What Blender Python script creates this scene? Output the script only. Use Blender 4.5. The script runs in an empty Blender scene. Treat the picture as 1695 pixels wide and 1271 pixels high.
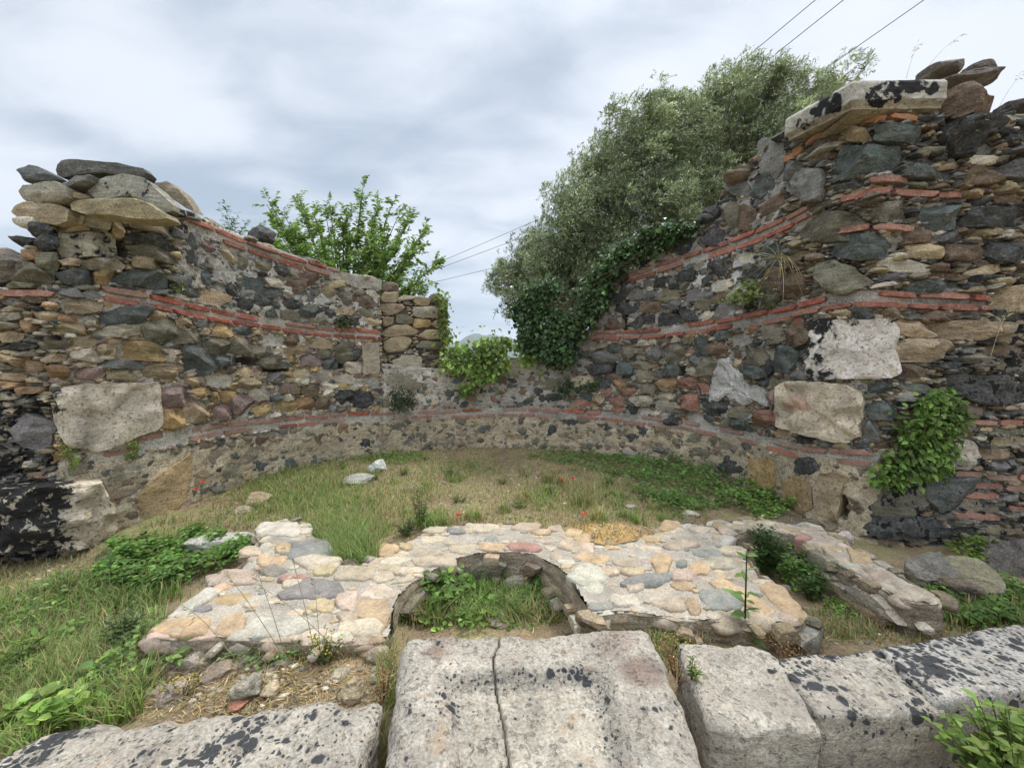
import bpy, math, random
import numpy as np
from math import radians, sin, cos, pi
R = np.random.default_rng(7)
random.seed(7)
S = bpy.context.scene
COL = S.collection
# ------------------------------------------------------------------ camera model
FPX, CX, CY = 662.0, 847.5, 635.5
PITCH = radians(2.64)
EYE = np.array([0.0, 0.0, 1.5])
FW = np.array([0, cos(PITCH), -sin(PITCH)]); UP = np.array([0, sin(PITCH), cos(PITCH)]); RT = np.array([1.0, 0, 0])
def ray(u, v):
    u = np.asarray(u, float); v = np.asarray(v, float)
    return RT*((u-CX)/FPX)[..., None] + UP*((CY-v)/FPX)[..., None] + FW
def at_depth(u, v, y):
    d = ray(u, v); return EYE + d*(np.asarray(y, float)/d[..., 1])[..., None]
def at_z(u, v, z):
    d = ray(u, v); return EYE + d*((z-EYE[2])/d[..., 2])[..., None]
# ------------------------------------------------------------------ noise
def _h(ix, iy, iz, sd):
    with np.errstate(over='ignore'):
        n = (ix.astype(np.uint32)*np.uint32(374761393) + iy.astype(np.uint32)*np.uint32(668265263)
             + iz.astype(np.uint32)*np.uint32(2147483647) + np.uint32(sd*974711 & 0xffffffff))
        n = (n ^ (n >> np.uint32(13)))*np.uint32(1274126177)
        n = (n ^ (n >> np.uint32(16)))*np.uint32(2246822519)
        n = n ^ (n >> np.uint32(15))
    return n.astype(np.float64)/4294967295.0
def vn(p, sd=0):
    p = np.asarray(p, float); f = np.floor(p); i = f.astype(np.int64); t = p-f; t = t*t*t*(t*(t*6-15)+10)
    out = 0
    for a in (0, 1):
        wx = t[..., 0] if a else 1-t[..., 0]
        for b in (0, 1):
            wy = t[..., 1] if b else 1-t[..., 1]
            for c in (0, 1):
                wz = t[..., 2] if c else 1-t[..., 2]
                out = out + wx*wy*wz*_h(i[..., 0]+a, i[..., 1]+b, i[..., 2]+c, sd)
    return out*2-1
def fbm(p, o=4, sd=0, g=0.5):
    p = np.asarray(p, float); a = 1.0; s = 0; n = 0
    for k in range(o):
        s = s + a*vn(p*(2.03**k)+k*17.3, sd+k); n += a; a *= g
    return s/n
def p3(a, b, c=0.0):
    return np.stack(np.broadcast_arrays(np.asarray(a, float), np.asarray(b, float), np.asarray(c, float)), -1)
def ss(a, b, x):
    t = np.clip((x-a)/(b-a), 0, 1); return t*t*(3-2*t)
# ------------------------------------------------------------------ mesh building
class MB:
    def __init__(s): s.v = []; s.f = []; s.c = []; s.l = []; s.n = 0
    def add(s, V, F, col=(.3, .3, .3), lich=0.0):
        V = np.asarray(V, float).reshape(-1, 3)
        for f in (F if isinstance(F, (list, tuple)) else [F]):
            f = np.asarray(f, np.int64)
            if len(f): s.f.append(f+s.n)
        s.v.append(V); n = len(V); s.n += n
        s.c.append(np.broadcast_to(np.asarray(col, float), (n, 3))); s.l.append(np.broadcast_to(np.asarray(lich, float), (n,)))
        return s
    def build(s, name, mat, parent=None, origin=None, smooth=None):
        V = np.concatenate(s.v); o = np.zeros(3) if origin is None else np.asarray(origin, float)
        me = bpy.data.meshes.new(name)
        me.vertices.add(len(V)); me.vertices.foreach_set('co', (V-o).astype(np.float32).ravel())
        nl = sum(f.size for f in s.f); npoly = sum(len(f) for f in s.f)
        me.loops.add(nl); me.polygons.add(npoly)
        me.loops.foreach_set('vertex_index', np.concatenate([f.ravel() for f in s.f]).astype(np.int32))
        tot = np.concatenate([np.full(len(f), f.shape[1], np.int32) for f in s.f])
        st = np.zeros(npoly, np.int32); st[1:] = np.cumsum(tot)[:-1]
        me.polygons.foreach_set('loop_start', st)
        a = me.attributes.new('col', 'FLOAT_COLOR', 'POINT')
        C = np.concatenate(s.c); a.data.foreach_set('color', np.concatenate([C, np.ones((len(C), 1))], 1).astype(np.float32).ravel())
        a = me.attributes.new('lich', 'FLOAT', 'POINT'); a.data.foreach_set('value', np.concatenate(s.l).astype(np.float32))
        me.update(calc_edges=True); me.validate()
        if smooth is not None:
            me.polygons.foreach_set('use_smooth', np.ones(len(me.polygons), bool))
            if smooth < 180: me.set_sharp_from_angle(angle=radians(smooth))
        else: me.polygons.foreach_set('use_smooth', np.zeros(len(me.polygons), bool))
        me.materials.append(mat)
        ob = bpy.data.objects.new(name, me); COL.objects.link(ob)
        if parent is not None:
            ob.parent = parent; ob.location = o-np.array(parent.location)
        else: ob.location = o
        return ob
def tag(o, label=None, cat=None, group=None, kind=None):
    if label: o['label'] = label
    if cat: o['category'] = cat
    if group: o['group'] = group
    if kind or cat: o['kind'] = kind or 'thing'
    return o
def thing(name, loc, label, cat, group=None):
    o = bpy.data.objects.new(name, None); o.empty_display_size = .1; COL.objects.link(o); o.location = loc
    return tag(o, label, cat, group)
def copy_thing(root, loc, rz, label, sc=1.0):
    c = root.copy(); COL.objects.link(c); c.location = loc; c.rotation_euler = (0, 0, rz); c.scale = (sc, sc, sc); c['label'] = label
    for ch in root.children:
        d = ch.copy(); COL.objects.link(d); d.parent = c
    return c
# ------------------------------------------------------------------ materials
def new_mat(name):
    m = bpy.data.materials.new(name); m.use_nodes = True; nt = m.node_tree
    for n in list(nt.nodes): nt.nodes.remove(n)
    return m, nt
class NT:
    def __init__(s, nt): s.nt = nt
    def n(s, t, **k):
        nd = s.nt.nodes.new(t)
        for a, b in k.items():
            if a.startswith('i_'): nd.inputs[int(a[2:]) if a[2:].isdigit() else a[2:].replace('_', ' ')].default_value = b
            else: setattr(nd, a, b)
        return nd
    def l(s, a, b): s.nt.links.new(a, b)
    def noise(s, vec, scale, detail=4, rough=.55, dist=0.0):
        n = s.n('ShaderNodeTexNoise'); n.inputs['Scale'].default_value = scale; n.inputs['Detail'].default_value = detail
        n.inputs['Roughness'].default_value = rough; n.inputs['Distortion'].default_value = dist
        s.l(vec, n.inputs['Vector']); return n.outputs['Fac']
    def mapr(s, x, a, b, c, d, smooth=False):
        n = s.n('ShaderNodeMapRange'); n.interpolation_type = 'SMOOTHSTEP' if smooth else 'LINEAR'
        s.l(x, n.inputs['Value'])
        for k, v in zip(('From Min', 'From Max', 'To Min', 'To Max'), (a, b, c, d)):
            if hasattr(v, 'links'): s.l(v, n.inputs[k])
            else: n.inputs[k].default_value = v
        return n.outputs['Result']
    def math(s, op, a, b=None):
        n = s.n('ShaderNodeMath'); n.operation = op
        for k, v in enumerate((a, b)):
            if v is None: continue
            if hasattr(v, 'links'): s.l(v, n.inputs[k])
            else: n.inputs[k].default_value = v
        return n.outputs[0]
    def scale(s, col, f):
        n = s.n('ShaderNodeVectorMath'); n.operation = 'SCALE'; s.l(col, n.inputs[0])
        if hasattr(f, 'links'): s.l(f, n.inputs['Scale'])
        else: n.inputs['Scale'].default_value = f
        return n.outputs[0]
    def mix(s, f, a, b):
        n = s.n('ShaderNodeMix'); n.data_type = 'RGBA'
        for k, v in ((0, f), (6, a), (7, b)):
            if hasattr(v, 'links'): s.l(v, n.inputs[k])
            else: n.inputs[k].default_value = v if k == 0 else (*v, 1)
        return n.outputs[2]
def rock_mat(name, big=5.0, streak=.25, grain=.22, bump=.5, bdist=.012, lscale=9.0, spots=.0, lcol=(.012, .012, .013), tint=(.34, .22, .10), tintf=.25, rough=.92, fine=70, ldet=5, pit=0.0, round_=False, dust=0.0, stain=0.0):
    m, nt = new_mat(name); N = NT(nt)
    out = N.n('ShaderNodeOutputMaterial'); bs = N.n('ShaderNodeBsdfPrincipled'); bs.inputs['Roughness'].default_value = rough
    bs.inputs['Specular IOR Level'].default_value = .25
    N.l(bs.outputs[0], out.inputs[0])
    pos = N.n('ShaderNodeNewGeometry').outputs['Position']
    col = N.n('ShaderNodeAttribute', attribute_name='col').outputs['Color']
    li = N.n('ShaderNodeAttribute', attribute_name='lich').outputs['Fac']
    a = N.noise(pos, big, 6, .6); f = N.noise(pos, fine, 3, .6); c = N.noise(pos, big*3.7, 5, .6, .6)
    mp = N.n('ShaderNodeMapping'); mp.inputs['Scale'].default_value = (5, 5, 38); mp.inputs['Rotation'].default_value = (.25, .2, 0); N.l(pos, mp.inputs['Vector'])
    st = N.noise(mp.outputs[0], 1.0, 5, .65, .5)
    x = N.mix(N.mapr(c, .5, .72, 0, tintf), col, tint)
    x = N.scale(x, N.mapr(a, .25, .75, .68, 1.32)); x = N.scale(x, N.mapr(f, .25, .75, 1-grain*1.6, 1+grain*1.6))
    x = N.scale(x, N.mapr(st, .25, .75, 1-streak, 1+streak))
    if dust > 0:
        dn = N.noise(pos, big*1.9, 6, .68, .8); x = N.mix(N.mapr(dn, .50, .74, 0, dust), x, (.40, .385, .35)); dk = N.noise(pos, big*1.3, 5, .65, .5); x = N.scale(x, N.mapr(dk, .55, .75, 1, .72))
    if stain > 0:
        so_ = N.noise(pos, 2.3, 5, .62, .7); x = N.mix(N.mapr(so_, .52, .72, 0, stain), x, (.23, .20, .17)); s2 = N.noise(pos, 6.1, 5, .6, .6); x = N.mix(N.mapr(s2, .60, .74, 0, stain*.8), x, (.36, .23, .12))
    if spots > 0:
        sp = N.noise(pos, 38, 3, .5); x = N.mix(N.mapr(sp, .66, .70, 0, spots), x, (.42, .41, .37))
    if round_:
        wv = N.n('ShaderNodeVectorMath'); wv.operation = 'ADD'; ws = N.n('ShaderNodeTexNoise'); ws.inputs['Scale'].default_value = 26; ws.inputs['Detail'].default_value = 3; N.l(pos, ws.inputs['Vector'])
        N.l(pos, wv.inputs[0]); N.l(N.scale(ws.outputs['Color'], .035), wv.inputs[1]); ds = []
        for sc_ in (16, 34, 62):
            vo = N.n('ShaderNodeTexVoronoi'); vo.inputs['Scale'].default_value = sc_; N.l(wv.outputs[0], vo.inputs['Vector']); sx = N.n('ShaderNodeSeparateXYZ'); N.l(vo.outputs['Color'], sx.inputs[0])
            ds.append(N.math('SUBTRACT', N.mapr(sx.outputs[0], 0, 1, .05, .60), vo.outputs['Distance']))
        big_ = N.noise(pos, 4.5, 3, .6); ln = N.math('ADD', N.math('MULTIPLY', N.math('MAXIMUM', N.math('MAXIMUM', ds[0], ds[1]), N.math('SUBTRACT', ds[2], .03)), .55), N.mapr(big_, .25, .75, .32, .68))
    else: ln = N.noise(pos, lscale, ldet, .62, .35)
    v = N.math('ADD', ln, N.math('MULTIPLY', N.math('SUBTRACT', li, .5), .62))
    lm = N.mapr(v, .568, .625, 0, 1, True)
    lv = N.noise(pos, lscale*5, 3, .6)
    lc = N.mix(N.mapr(lv, .55, .75, 0, .35), lcol, (.09, .09, .085))
    halo = N.mapr(v, .47, .60, 0, .5, True); x = N.mix(N.math('MULTIPLY', halo, N.mapr(li, .05, .3, 0, 1)), x, (.19, .185, .165))
    x = N.mix(N.math('MULTIPLY', lm, N.mapr(li, .02, .06, 0, .96)), x, lc)
    N.l(x, bs.inputs['Base Color'])
    h = N.math('ADD', N.math('MULTIPLY', f, .35), N.math('MULTIPLY', c, .9)); h = N.math('ADD', h, N.math('MULTIPLY', st, .5))
    if pit > 0:
        pn = N.noise(pos, 33, 4, .6); h = N.math('SUBTRACT', h, N.mapr(pn, .58, .72, 0, pit))
    b = N.n('ShaderNodeBump'); b.inputs['Strength'].default_value = bump; b.inputs['Distance'].default_value = bdist
    N.l(h, b.inputs['Height']); N.l(b.outputs[0], bs.inputs['Normal'])
    return m
def leaf_mat(name, trans=.3, rough=.5, var=.25):
    m, nt = new_mat(name); N = NT(nt)
    out = N.n('ShaderNodeOutputMaterial'); bs = N.n('ShaderNodeBsdfPrincipled'); bs.inputs['Roughness'].default_value = rough
    bs.inputs['Specular IOR Level'].default_value = .35
    tr = N.n('ShaderNodeBsdfTranslucent'); mx = N.n('ShaderNodeMixShader'); mx.inputs[0].default_value = trans
    col = N.n('ShaderNodeAttribute', attribute_name='col').outputs['Color']
    pos = N.n('ShaderNodeNewGeometry').outputs['Position']
    x = N.scale(col, N.mapr(N.noise(pos, 14, 2), .3, .7, 1-var, 1+var))
    N.l(x, bs.inputs['Base Color'])
    tc = N.n('ShaderNodeVectorMath'); tc.operation = 'MULTIPLY'; N.l(x, tc.inputs[0]); tc.inputs[1].default_value = (1.25, 1.3, .6)
    N.l(tc.outputs[0], tr.inputs[0]); N.l(bs.outputs[0], mx.inputs[1]); N.l(tr.outputs[0], mx.inputs[2]); N.l(mx.outputs[0], out.inputs[0])
    return m
M_RUB = rock_mat('rubble_stone', spots=.5, bump=1.0, bdist=.022, streak=.32, grain=.26, big=7, dust=.36)
M_BOULD = rock_mat('field_stone', big=8, bump=1.0, bdist=.026, spots=.5, streak=.36, grain=.26, dust=.36)
M_MORT = rock_mat('lime_mortar', big=4, streak=.08, grain=.42, bump=1.0, bdist=.02, fine=95, tint=(.17, .14, .11), tintf=.45, pit=.6)
M_BRICK = rock_mat('fired_brick', big=9, streak=.12, grain=.25, bump=.6, bdist=.006, tint=(.40, .31, .25), tintf=.75, dust=.25)
M_MARB = rock_mat('weathered_marble', big=4.5, streak=.10, grain=.20, bump=1.0, bdist=.02, fine=80, tint=(.40, .28, .16), tintf=.55, lscale=13, pit=.8, stain=.6)
M_SLAB = rock_mat('threshold_marble', big=5.5, streak=.10, grain=.26, bump=1.0, bdist=.02, fine=85, tint=(.30, .235, .165), tintf=.65, lscale=19, pit=.6, round_=True, stain=.55, lcol=(.04, .042, .044))
M_PAVE = rock_mat('pavement_stone', big=9, streak=.14, grain=.18, bump=.8, bdist=.008, tint=(.36, .31, .24), tintf=.5)
M_PMOR = rock_mat('pavement_mortar', big=6, streak=.03, grain=.26, bump=1.0, bdist=.012, fine=110, tint=(.33, .29, .23), tintf=.3, pit=.3)
M_LEAF = leaf_mat('green_leaf'); M_SILV = leaf_mat('silver_leaf', trans=.15, rough=.42); M_IVY = leaf_mat('ivy_leaf', trans=.12, rough=.38)
M_GRASS = leaf_mat('grass_blade', trans=.3, rough=.6); M_PETAL = leaf_mat('petal', trans=.3, rough=.6)
M_BARK = rock_mat('bark', big=12, streak=.3, bump=.8)
# palette of stone colours (linear)
PAL = dict(G=(.088, .103, .096), K=(.054, .057, .058), O=(.175, .158, .112), T=(.36, .28, .175), Y=(.40, .28, .13), M=(.27, .19, .165),
           L=(.45, .40, .315), B=(.165, .118, .08), R=(.17, .168, .157), N=(.29, .185, .10), S=(.29, .155, .11), W=(.55, .52, .47))
PK = list(PAL)
# ------------------------------------------------------------------ curved vertical surfaces
class Surf:
    """Vertical face along a plan polyline; the open side is to the right of travel."""
    def __init__(s, pts, step=.01, smooth=0, closed=False, amp=.035, seed=1):
        p = np.asarray(pts, float)
        if closed: p = np.vstack([p, p[:1]])
        L = np.r_[0, np.cumsum(np.hypot(*np.diff(p, axis=0).T))]
        n = max(3, int(L[-1]/step)); q = np.linspace(0, L[-1], n+1)
        x = np.interp(q, L, p[:, 0]); y = np.interp(q, L, p[:, 1])
        if smooth:
            k = np.ones(2*smooth+1)/(2*smooth+1)
            pad = lambda a: np.r_[2*a[0]-a[smooth:0:-1], a, 2*a[-1]-a[-2:-smooth-2:-1]] if not closed else np.r_[a[-smooth-1:-1], a, a[1:smooth+1]]
            x = np.convolve(pad(x), k, 'valid'); y = np.convolve(pad(y), k, 'valid')
        s.s = np.r_[0, np.cumsum(np.hypot(np.diff(x), np.diff(y)))]; s.x, s.y = x, y; s.len = s.s[-1]
        tx, ty = np.gradient(x), np.gradient(y); l = np.hypot(tx, ty); s.nx, s.ny = ty/l, -tx/l
        s.amp, s.seed = amp, seed
    def disp(s, a, z): return s.amp*fbm(p3(a*1.3, z*1.3, s.seed), 3, s.seed)
    def __call__(s, a, z, d, disp=True):
        a, z, d = np.broadcast_arrays(np.asarray(a, float), np.asarray(z, float), np.asarray(d, float))
        if disp: d = d + s.disp(a, z)
        nx, ny = np.interp(a, s.s, s.nx), np.interp(a, s.s, s.ny)
        ov = np.minimum(a, 0)+np.maximum(a-s.len, 0)
        return np.stack([np.interp(a, s.s, s.x)+nx*d-ny*ov, np.interp(a, s.s, s.y)+ny*d+nx*ov, z], -1)
    def unproject(s, u, v):
        d = ray(u, v); shp = d.shape[:-1]; d = d.reshape(-1, 3); A = np.zeros(len(d)); Z = np.zeros(len(d))
        P0 = np.stack([s.x[:-1], s.y[:-1]], 1); E = np.diff(np.stack([s.x, s.y], 1), axis=0)
        for i, r in enumerate(d):
            # EYE_xy + t*r = P0 + k*E
            den = r[0]*E[:, 1]-r[1]*E[:, 0]; den[den == 0] = 1e-12
            w = P0-EYE[:2]; t = (w[:, 0]*E[:, 1]-w[:, 1]*E[:, 0])/den; k = (w[:, 0]*r[1]-w[:, 1]*r[0])/den
            ok = (k >= -1e-6) & (k <= 1+1e-6) & (t > .2)
            if not ok.any():
                j = np.argmin(np.abs(np.clip(k, 0, 1)-k)+(t < .2)*1e9); tt = t[j]; kk = np.clip(k[j], 0, 1)
            else:
                j = np.where(ok)[0][np.argmin(t[ok])]; tt = t[j]; kk = k[j]
            A[i] = s.s[j]+kk*(s.s[j+1]-s.s[j]); Z[i] = EYE[2]+tt*r[2]
        return A.reshape(shp), Z.reshape(shp)
# ------------------------------------------------------------------ stones on a surface
def superpoly(n, M, N, sh, tp, jit, rng, ang=True):
    th = np.linspace(0, 2*pi, M, endpoint=False)[None]+rng.uniform(-.2, .2, (N, 1))
    c, s_ = np.cos(th), np.sin(th); r = (np.abs(c)**n[:, None]+np.abs(s_)**n[:, None])**(-1/n[:, None])
    if ang:   # broken outline: cut by five to seven straight edges
        k = 7; ph = np.arange(k)[None]*2*pi/k+rng.normal(0, .33, (N, k))+rng.uniform(0, 6.3, (N, 1)); of = rng.uniform(.74, 1.12, (N, k)); ph[:, 0] = pi/2+rng.normal(0, .16, N); of[:, 0] = rng.uniform(.82, 1, N); ph[:, 1] = -pi/2+rng.normal(0, .12, N); of[:, 1] = rng.uniform(.85, 1, N)
        cs = np.cos(th[:, :, None]-ph[:, None]); rp = np.where(cs > .1, of[:, None]/np.maximum(cs, .1), 9).min(-1); r = np.minimum(r*1.08, rp)*1.04
    r = r*(1+rng.normal(0, 1, r.shape)*jit); X = r*c; Y = r*s_
    return np.stack([X*(1+tp[:, None]*Y)+sh[:, None]*Y, Y], -1)
def stones(mb, mapfn, P, prot, cols, lich=0, back=.08, base=0.0, rings=(1, .97, .9, .74, .5, .25), q=3.5, K=4, tilt=.25, facet=.55, nz=.25, nf=9., rng=R):
    """P [N,M,2] outlines; closed stones whose face bulges `prot` out of the surface."""
    N, M, _ = P.shape; c = P.mean(1, keepdims=True); off = P-c
    rad = np.sqrt((off**2).sum(-1)).mean(1)
    prot = np.broadcast_to(np.asarray(prot, float), (N,)); base = np.broadcast_to(np.asarray(base, float), (N,)); back = np.broadcast_to(np.asarray(back, float), (N,))
    rr = [(.55, -1), (.93, -.92), (1.0, -.55)] + [(k, None) for k in rings] + [(0.0, None)]
    g = rng.normal(0, tilt, (N, 2))*np.minimum(1, prot/np.maximum(rad, .01))[:, None]
    pk = rng.normal(0, facet, (N, K, 2))*np.minimum(1, 1.2*prot/np.maximum(rad, .01))[:, None, None]; pa = rng.uniform(.75, 1.05, (N, K))*prot[:, None]
    V = []
    for k, b in rr:
        o = off*k if k > 0 else off[:, :1]*0; sz = c+o
        if b is not None: d = (b*back+base)[:, None]*np.ones(o.shape[1])[None]
        else:
            d = (prot*(max(0, 1-k**q))**(1/q))[:, None]*np.ones(o.shape[1])[None]
            pl = (pa[:, :, None]+(pk[:, :, None, :]*o[:, None]).sum(-1)).min(1)
            d = np.minimum(d, np.maximum(pl, -.2*prot[:, None]))+(g[:, None]*o).sum(-1)
            d = d+nz*prot[:, None]*fbm(p3(sz[..., 0]*nf, sz[..., 1]*nf, np.arange(N)[:, None]*3.7), 2)
            d = d+base[:, None]
        jt = o*(.06*fbm(p3(sz[..., 0]*14, sz[..., 1]*14, k*3+np.arange(N)[:, None]*1.3), 2, 5))[..., None]
        cs = np.broadcast_to(c, sz.shape)
        dd = mapfn.disp(cs[..., 0], cs[..., 1]) if hasattr(mapfn, 'disp') else 0
        w = mapfn(sz[..., 0]+jt[..., 0], sz[..., 1]+jt[..., 1], d+dd, False) if hasattr(mapfn, 'disp') else mapfn(sz[..., 0]+jt[..., 0], sz[..., 1]+jt[..., 1], d)
        V.append(w)
    nr = len(rr)-1; V = np.concatenate(V, 1); per = nr*M+1
    i = np.arange(M); j = (i+1) % M; F4 = np.concatenate([np.stack([r*M+i, r*M+j, (r+1)*M+j, (r+1)*M+i], 1) for r in range(nr-1)])
    F3 = np.stack([(nr-1)*M+i, (nr-1)*M+j, np.full(M, nr*M)], 1); F0 = i[None, ::-1]
    o = (np.arange(N)*per)[:, None, None]
    C = np.repeat(np.broadcast_to(np.asarray(cols, float), (N, 3)), per, 0); Lc = np.repeat(np.broadcast_to(np.asarray(lich, float), (N,)), per)
    mb.add(V.reshape(-1, 3), [(F4[None]+o).reshape(-1, 4), (F3[None]+o).reshape(-1, 3), (F0[None]+o).reshape(-1, M)], C, Lc)
    return mb
def hull_mask(poly, gx, gy):
    """even-odd inside test of a polygon on a grid."""
    ins = np.zeros(np.broadcast(gx, gy).shape, bool); n = len(poly)
    for i in range(n):
        x0, y0 = poly[i]; x1, y1 = poly[(i+1) % n]
        if y0 == y1: continue
        c = ((y0 > gy) != (y1 > gy)) & (gx < (x1-x0)*(gy-y0)/(y1-y0)+x0); ins ^= c
    return ins
class Raster:
    def __init__(s, x0, x1, y0, y1, res):
        s.x0, s.y0, s.res = x0, y0, res; s.nx = int((x1-x0)/res)+1; s.ny = int((y1-y0)/res)+1
        s.occ = np.zeros((s.ny, s.nx), bool); s.gx = x0+np.arange(s.nx)*res; s.gy = y0+np.arange(s.ny)*res
    def mark(s, poly):
        a = int((poly[:, 0].min()-s.x0)/s.res)-1; b = int((poly[:, 0].max()-s.x0)/s.res)+2
        c = int((poly[:, 1].min()-s.y0)/s.res)-1; d = int((poly[:, 1].max()-s.y0)/s.res)+2
        a, c = max(a, 0), max(c, 0); b, d = min(b, s.nx), min(d, s.ny)
        if a >= b or c >= d: return
        s.occ[c:d, a:b] |= hull_mask(poly, s.gx[None, a:b], s.gy[c:d, None])
    def pack(s, allow, classes, rng, tol=.86, frac=1.0):
        """classes: (w, h, most). Places stones big to small; returns array of x, y, w, h, n, shear, taper."""
        out = []
        for w, h, most in classes:
            cw, ch = max(2, int(w*tol/s.res)), max(2, int(h*tol/s.res))
            for rep in range(2):
                I = np.zeros((s.ny+1, s.nx+1), np.int32); np.cumsum(np.cumsum((s.occ | ~allow).astype(np.int32), 0), 1, out=I[1:, 1:])
                ok = (I[ch:, cw:]-I[:-ch, cw:]-I[ch:, :-cw]+I[:-ch, :-cw]) == 0
                ys, xs = np.nonzero(ok)
                if not len(ys): break
                pick = rng.permutation(len(ys))[:most*6]; got = 0
                for k in pick:
                    y, x = ys[k], xs[k]
                    if s.occ[y:y+ch, x:x+cw].any(): continue
                    n = rng.uniform(2.2, 5.5); sh = rng.normal(0, .12); tp = rng.normal(0, .14); sc = rng.uniform(.92, 1.1)
                    m = np.abs(np.linspace(-1, 1, ch)[:, None])**n + np.abs(np.linspace(-1, 1, cw)[None])**n < 1.05
                    s.occ[y:y+ch, x:x+cw] |= m
                    if rng.random() < frac: out.append((s.x0+(x+cw/2)*s.res, s.y0+(y+ch/2)*s.res, w*sc, h*sc, n, sh, tp))
                    got += 1
                    if got >= most: break
        return np.array(out).reshape(-1, 7)
def pack_polys(A, M, rng, jit=.05):
    P = superpoly(A[:, 4], M, len(A), A[:, 5], A[:, 6], jit, rng)
    th = rng.normal(0, .10, len(A)); P = P*A[:, None, 2:4]/2
    c, s_ = np.cos(th)[:, None], np.sin(th)[:, None]
    return np.stack([P[..., 0]*c-P[..., 1]*s_, P[..., 0]*s_+P[..., 1]*c], -1)+A[:, None, :2]
# ------------------------------------------------------------------ free rocks
def cube_sphere(n):
    a = np.tan(np.linspace(-pi/4, pi/4, n+1)); V = []; F = []; k = 0
    for ax in range(3):
        for sg in (-1, 1):
            u, v = np.meshgrid(a, a, indexing='ij'); w = np.full_like(u, sg); p = [None]*3
            p[ax] = w; p[(ax+1) % 3] = u if sg > 0 else v; p[(ax+2) % 3] = v if sg > 0 else u
            V.append(np.stack(p, -1).reshape(-1, 3)); i = np.arange(n)[:, None]*(n+1)+np.arange(n)[None]+k
            F.append(np.stack([i, i+n+1, i+n+2, i+1], -1).reshape(-1, 4)); k += (n+1)**2
    V = np.concatenate(V); V /= np.linalg.norm(V, axis=1, keepdims=True); F = np.concatenate(F)
    key = np.round(V*1e5).astype(np.int64); _, first, inv = np.unique(key, axis=0, return_index=True, return_inverse=True)
    return V[first], inv.ravel()[F]
CS = {n: cube_sphere(n) for n in (3, 5, 8, 14, 24)}
def rotm(a, b, c):
    ca, sa, cb, sb, cc, sc = np.cos(a), np.sin(a), np.cos(b), np.sin(b), np.cos(c), np.sin(c); o, z = np.ones_like(ca), np.zeros_like(ca)
    m = lambda r: np.stack([np.stack(x, -1) for x in r], -2)
    return m([[cc, -sc, z], [sc, cc, z], [z, z, o]]) @ m([[cb, z, sb], [z, o, z], [-sb, z, cb]]) @ m([[o, z, z], [z, ca, -sa], [z, sa, ca]])
def rocks(mb, C, size, rot, cols, lich=0, n=5, K=12, nz=.06, rng=R, lo=.68):
    """N angular convex rocks at C, half sizes `size`, rot [N,3] Euler angles."""
    C = np.asarray(C, float).reshape(-1, 3); N = len(C); D, F = CS[n]
    size = np.broadcast_to(np.asarray(size, float), (N, 3)); rot = np.broadcast_to(np.asarray(rot, float), (N, 3))
    nn = rng.normal(0, 1, (N, K, 3)); nn /= np.linalg.norm(nn, axis=-1, keepdims=True); of = rng.uniform(lo, .98, (N, K))
    dt = np.einsum('vj,nkj->nkv', D, nn); r = np.min(np.where(dt > .05, of[..., None]/np.maximum(dt, .05), 9), 1); r = np.minimum(r, 1.12)
    r = r*(1+nz*fbm(D[None]*3+np.arange(N)[:, None, None]*5.1, 3))
    V = D[None]*r[..., None]*size[:, None]; V = np.einsum('nij,nvj->nvi', rotm(rot[:, 0], rot[:, 1], rot[:, 2]), V)+C[:, None]
    mb.add(V.reshape(-1, 3), (F[None]+(np.arange(N)*len(D))[:, None, None]).reshape(-1, 4), np.repeat(np.broadcast_to(np.asarray(cols, float), (N, 3)), len(D), 0), np.repeat(np.broadcast_to(np.asarray(lich, float), (N,)), len(D)))
    return mb
def vary(cols, rng, a=.18):
    cols = np.asarray(cols, float); return cols*np.exp(rng.normal(0, a, (len(cols), 1)))*np.exp(rng.normal(0, .022, cols.shape))
def pick_cols(w, n, rng):
    ks = list(w); p = np.array([w[k] for k in ks], float); p /= p.sum(); i = rng.choice(len(ks), n, p=p)
    return vary(np.array([PAL[k] for k in ks])[i], rng), np.array(ks)[i]
# ================================================================== THE APSE WALL
AC, AR = np.array([-.29, 3.8]), 3.45
def arc(a0, a1, n=80, r=AR):
    t = np.radians(np.linspace(a0, a1, n)); return [(AC[0]+r*cos(k), AC[1]+r*sin(k)) for k in t]
plan = [(-6.6, 3.36), (-4.16, 3.62)] + arc(172.4, 6.7) + [(3.40, 3.78), (6.4, 3.60)]
W = Surf(plan, smooth=7, amp=.03, seed=3)
def prof(pts):
    u, v = np.array(pts, float).T; s, z = W.unproject(u, v); o = np.argsort(s, kind='stable'); return s[o], z[o]
TOPU = [(-120, 470), (8, 474), (14, 440), (30, 430), (44, 400), (56, 330), (100, 312), (225, 302), (250, 322), (300, 345), (330, 357), (400, 390), (450, 408), (540, 442), (562, 452), (627, 463), (632, 602), (720, 610), (800, 614), (880, 598), (950, 592), (953, 552),
        (973, 547), (985, 520), (1000, 462), (1050, 446), (1100, 408), (1150, 392), (1180, 342), (1230, 282), (1285, 228), (1305, 222), (1340, 205), (1410, 194), (1556, 190), (1566, 165), (1612, 160), (1640, 190), (1695, 195), (1800, 190)]
TS, TZ = prof(TOPU)
def top(s): return np.interp(s, TS, TZ)
ZB = -.5
def sU(u): return float(W.unproject(np.array([u]), np.array([600.]))[0][0])
S_LC, S_JL, S_JR, S_RC, S_RE = sU(175), sU(632), sU(955), sU(1405), sU(1640)
def side(s): return ss(sU(760), sU(860), s)               # 0 on the left, 1 on the right
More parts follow.
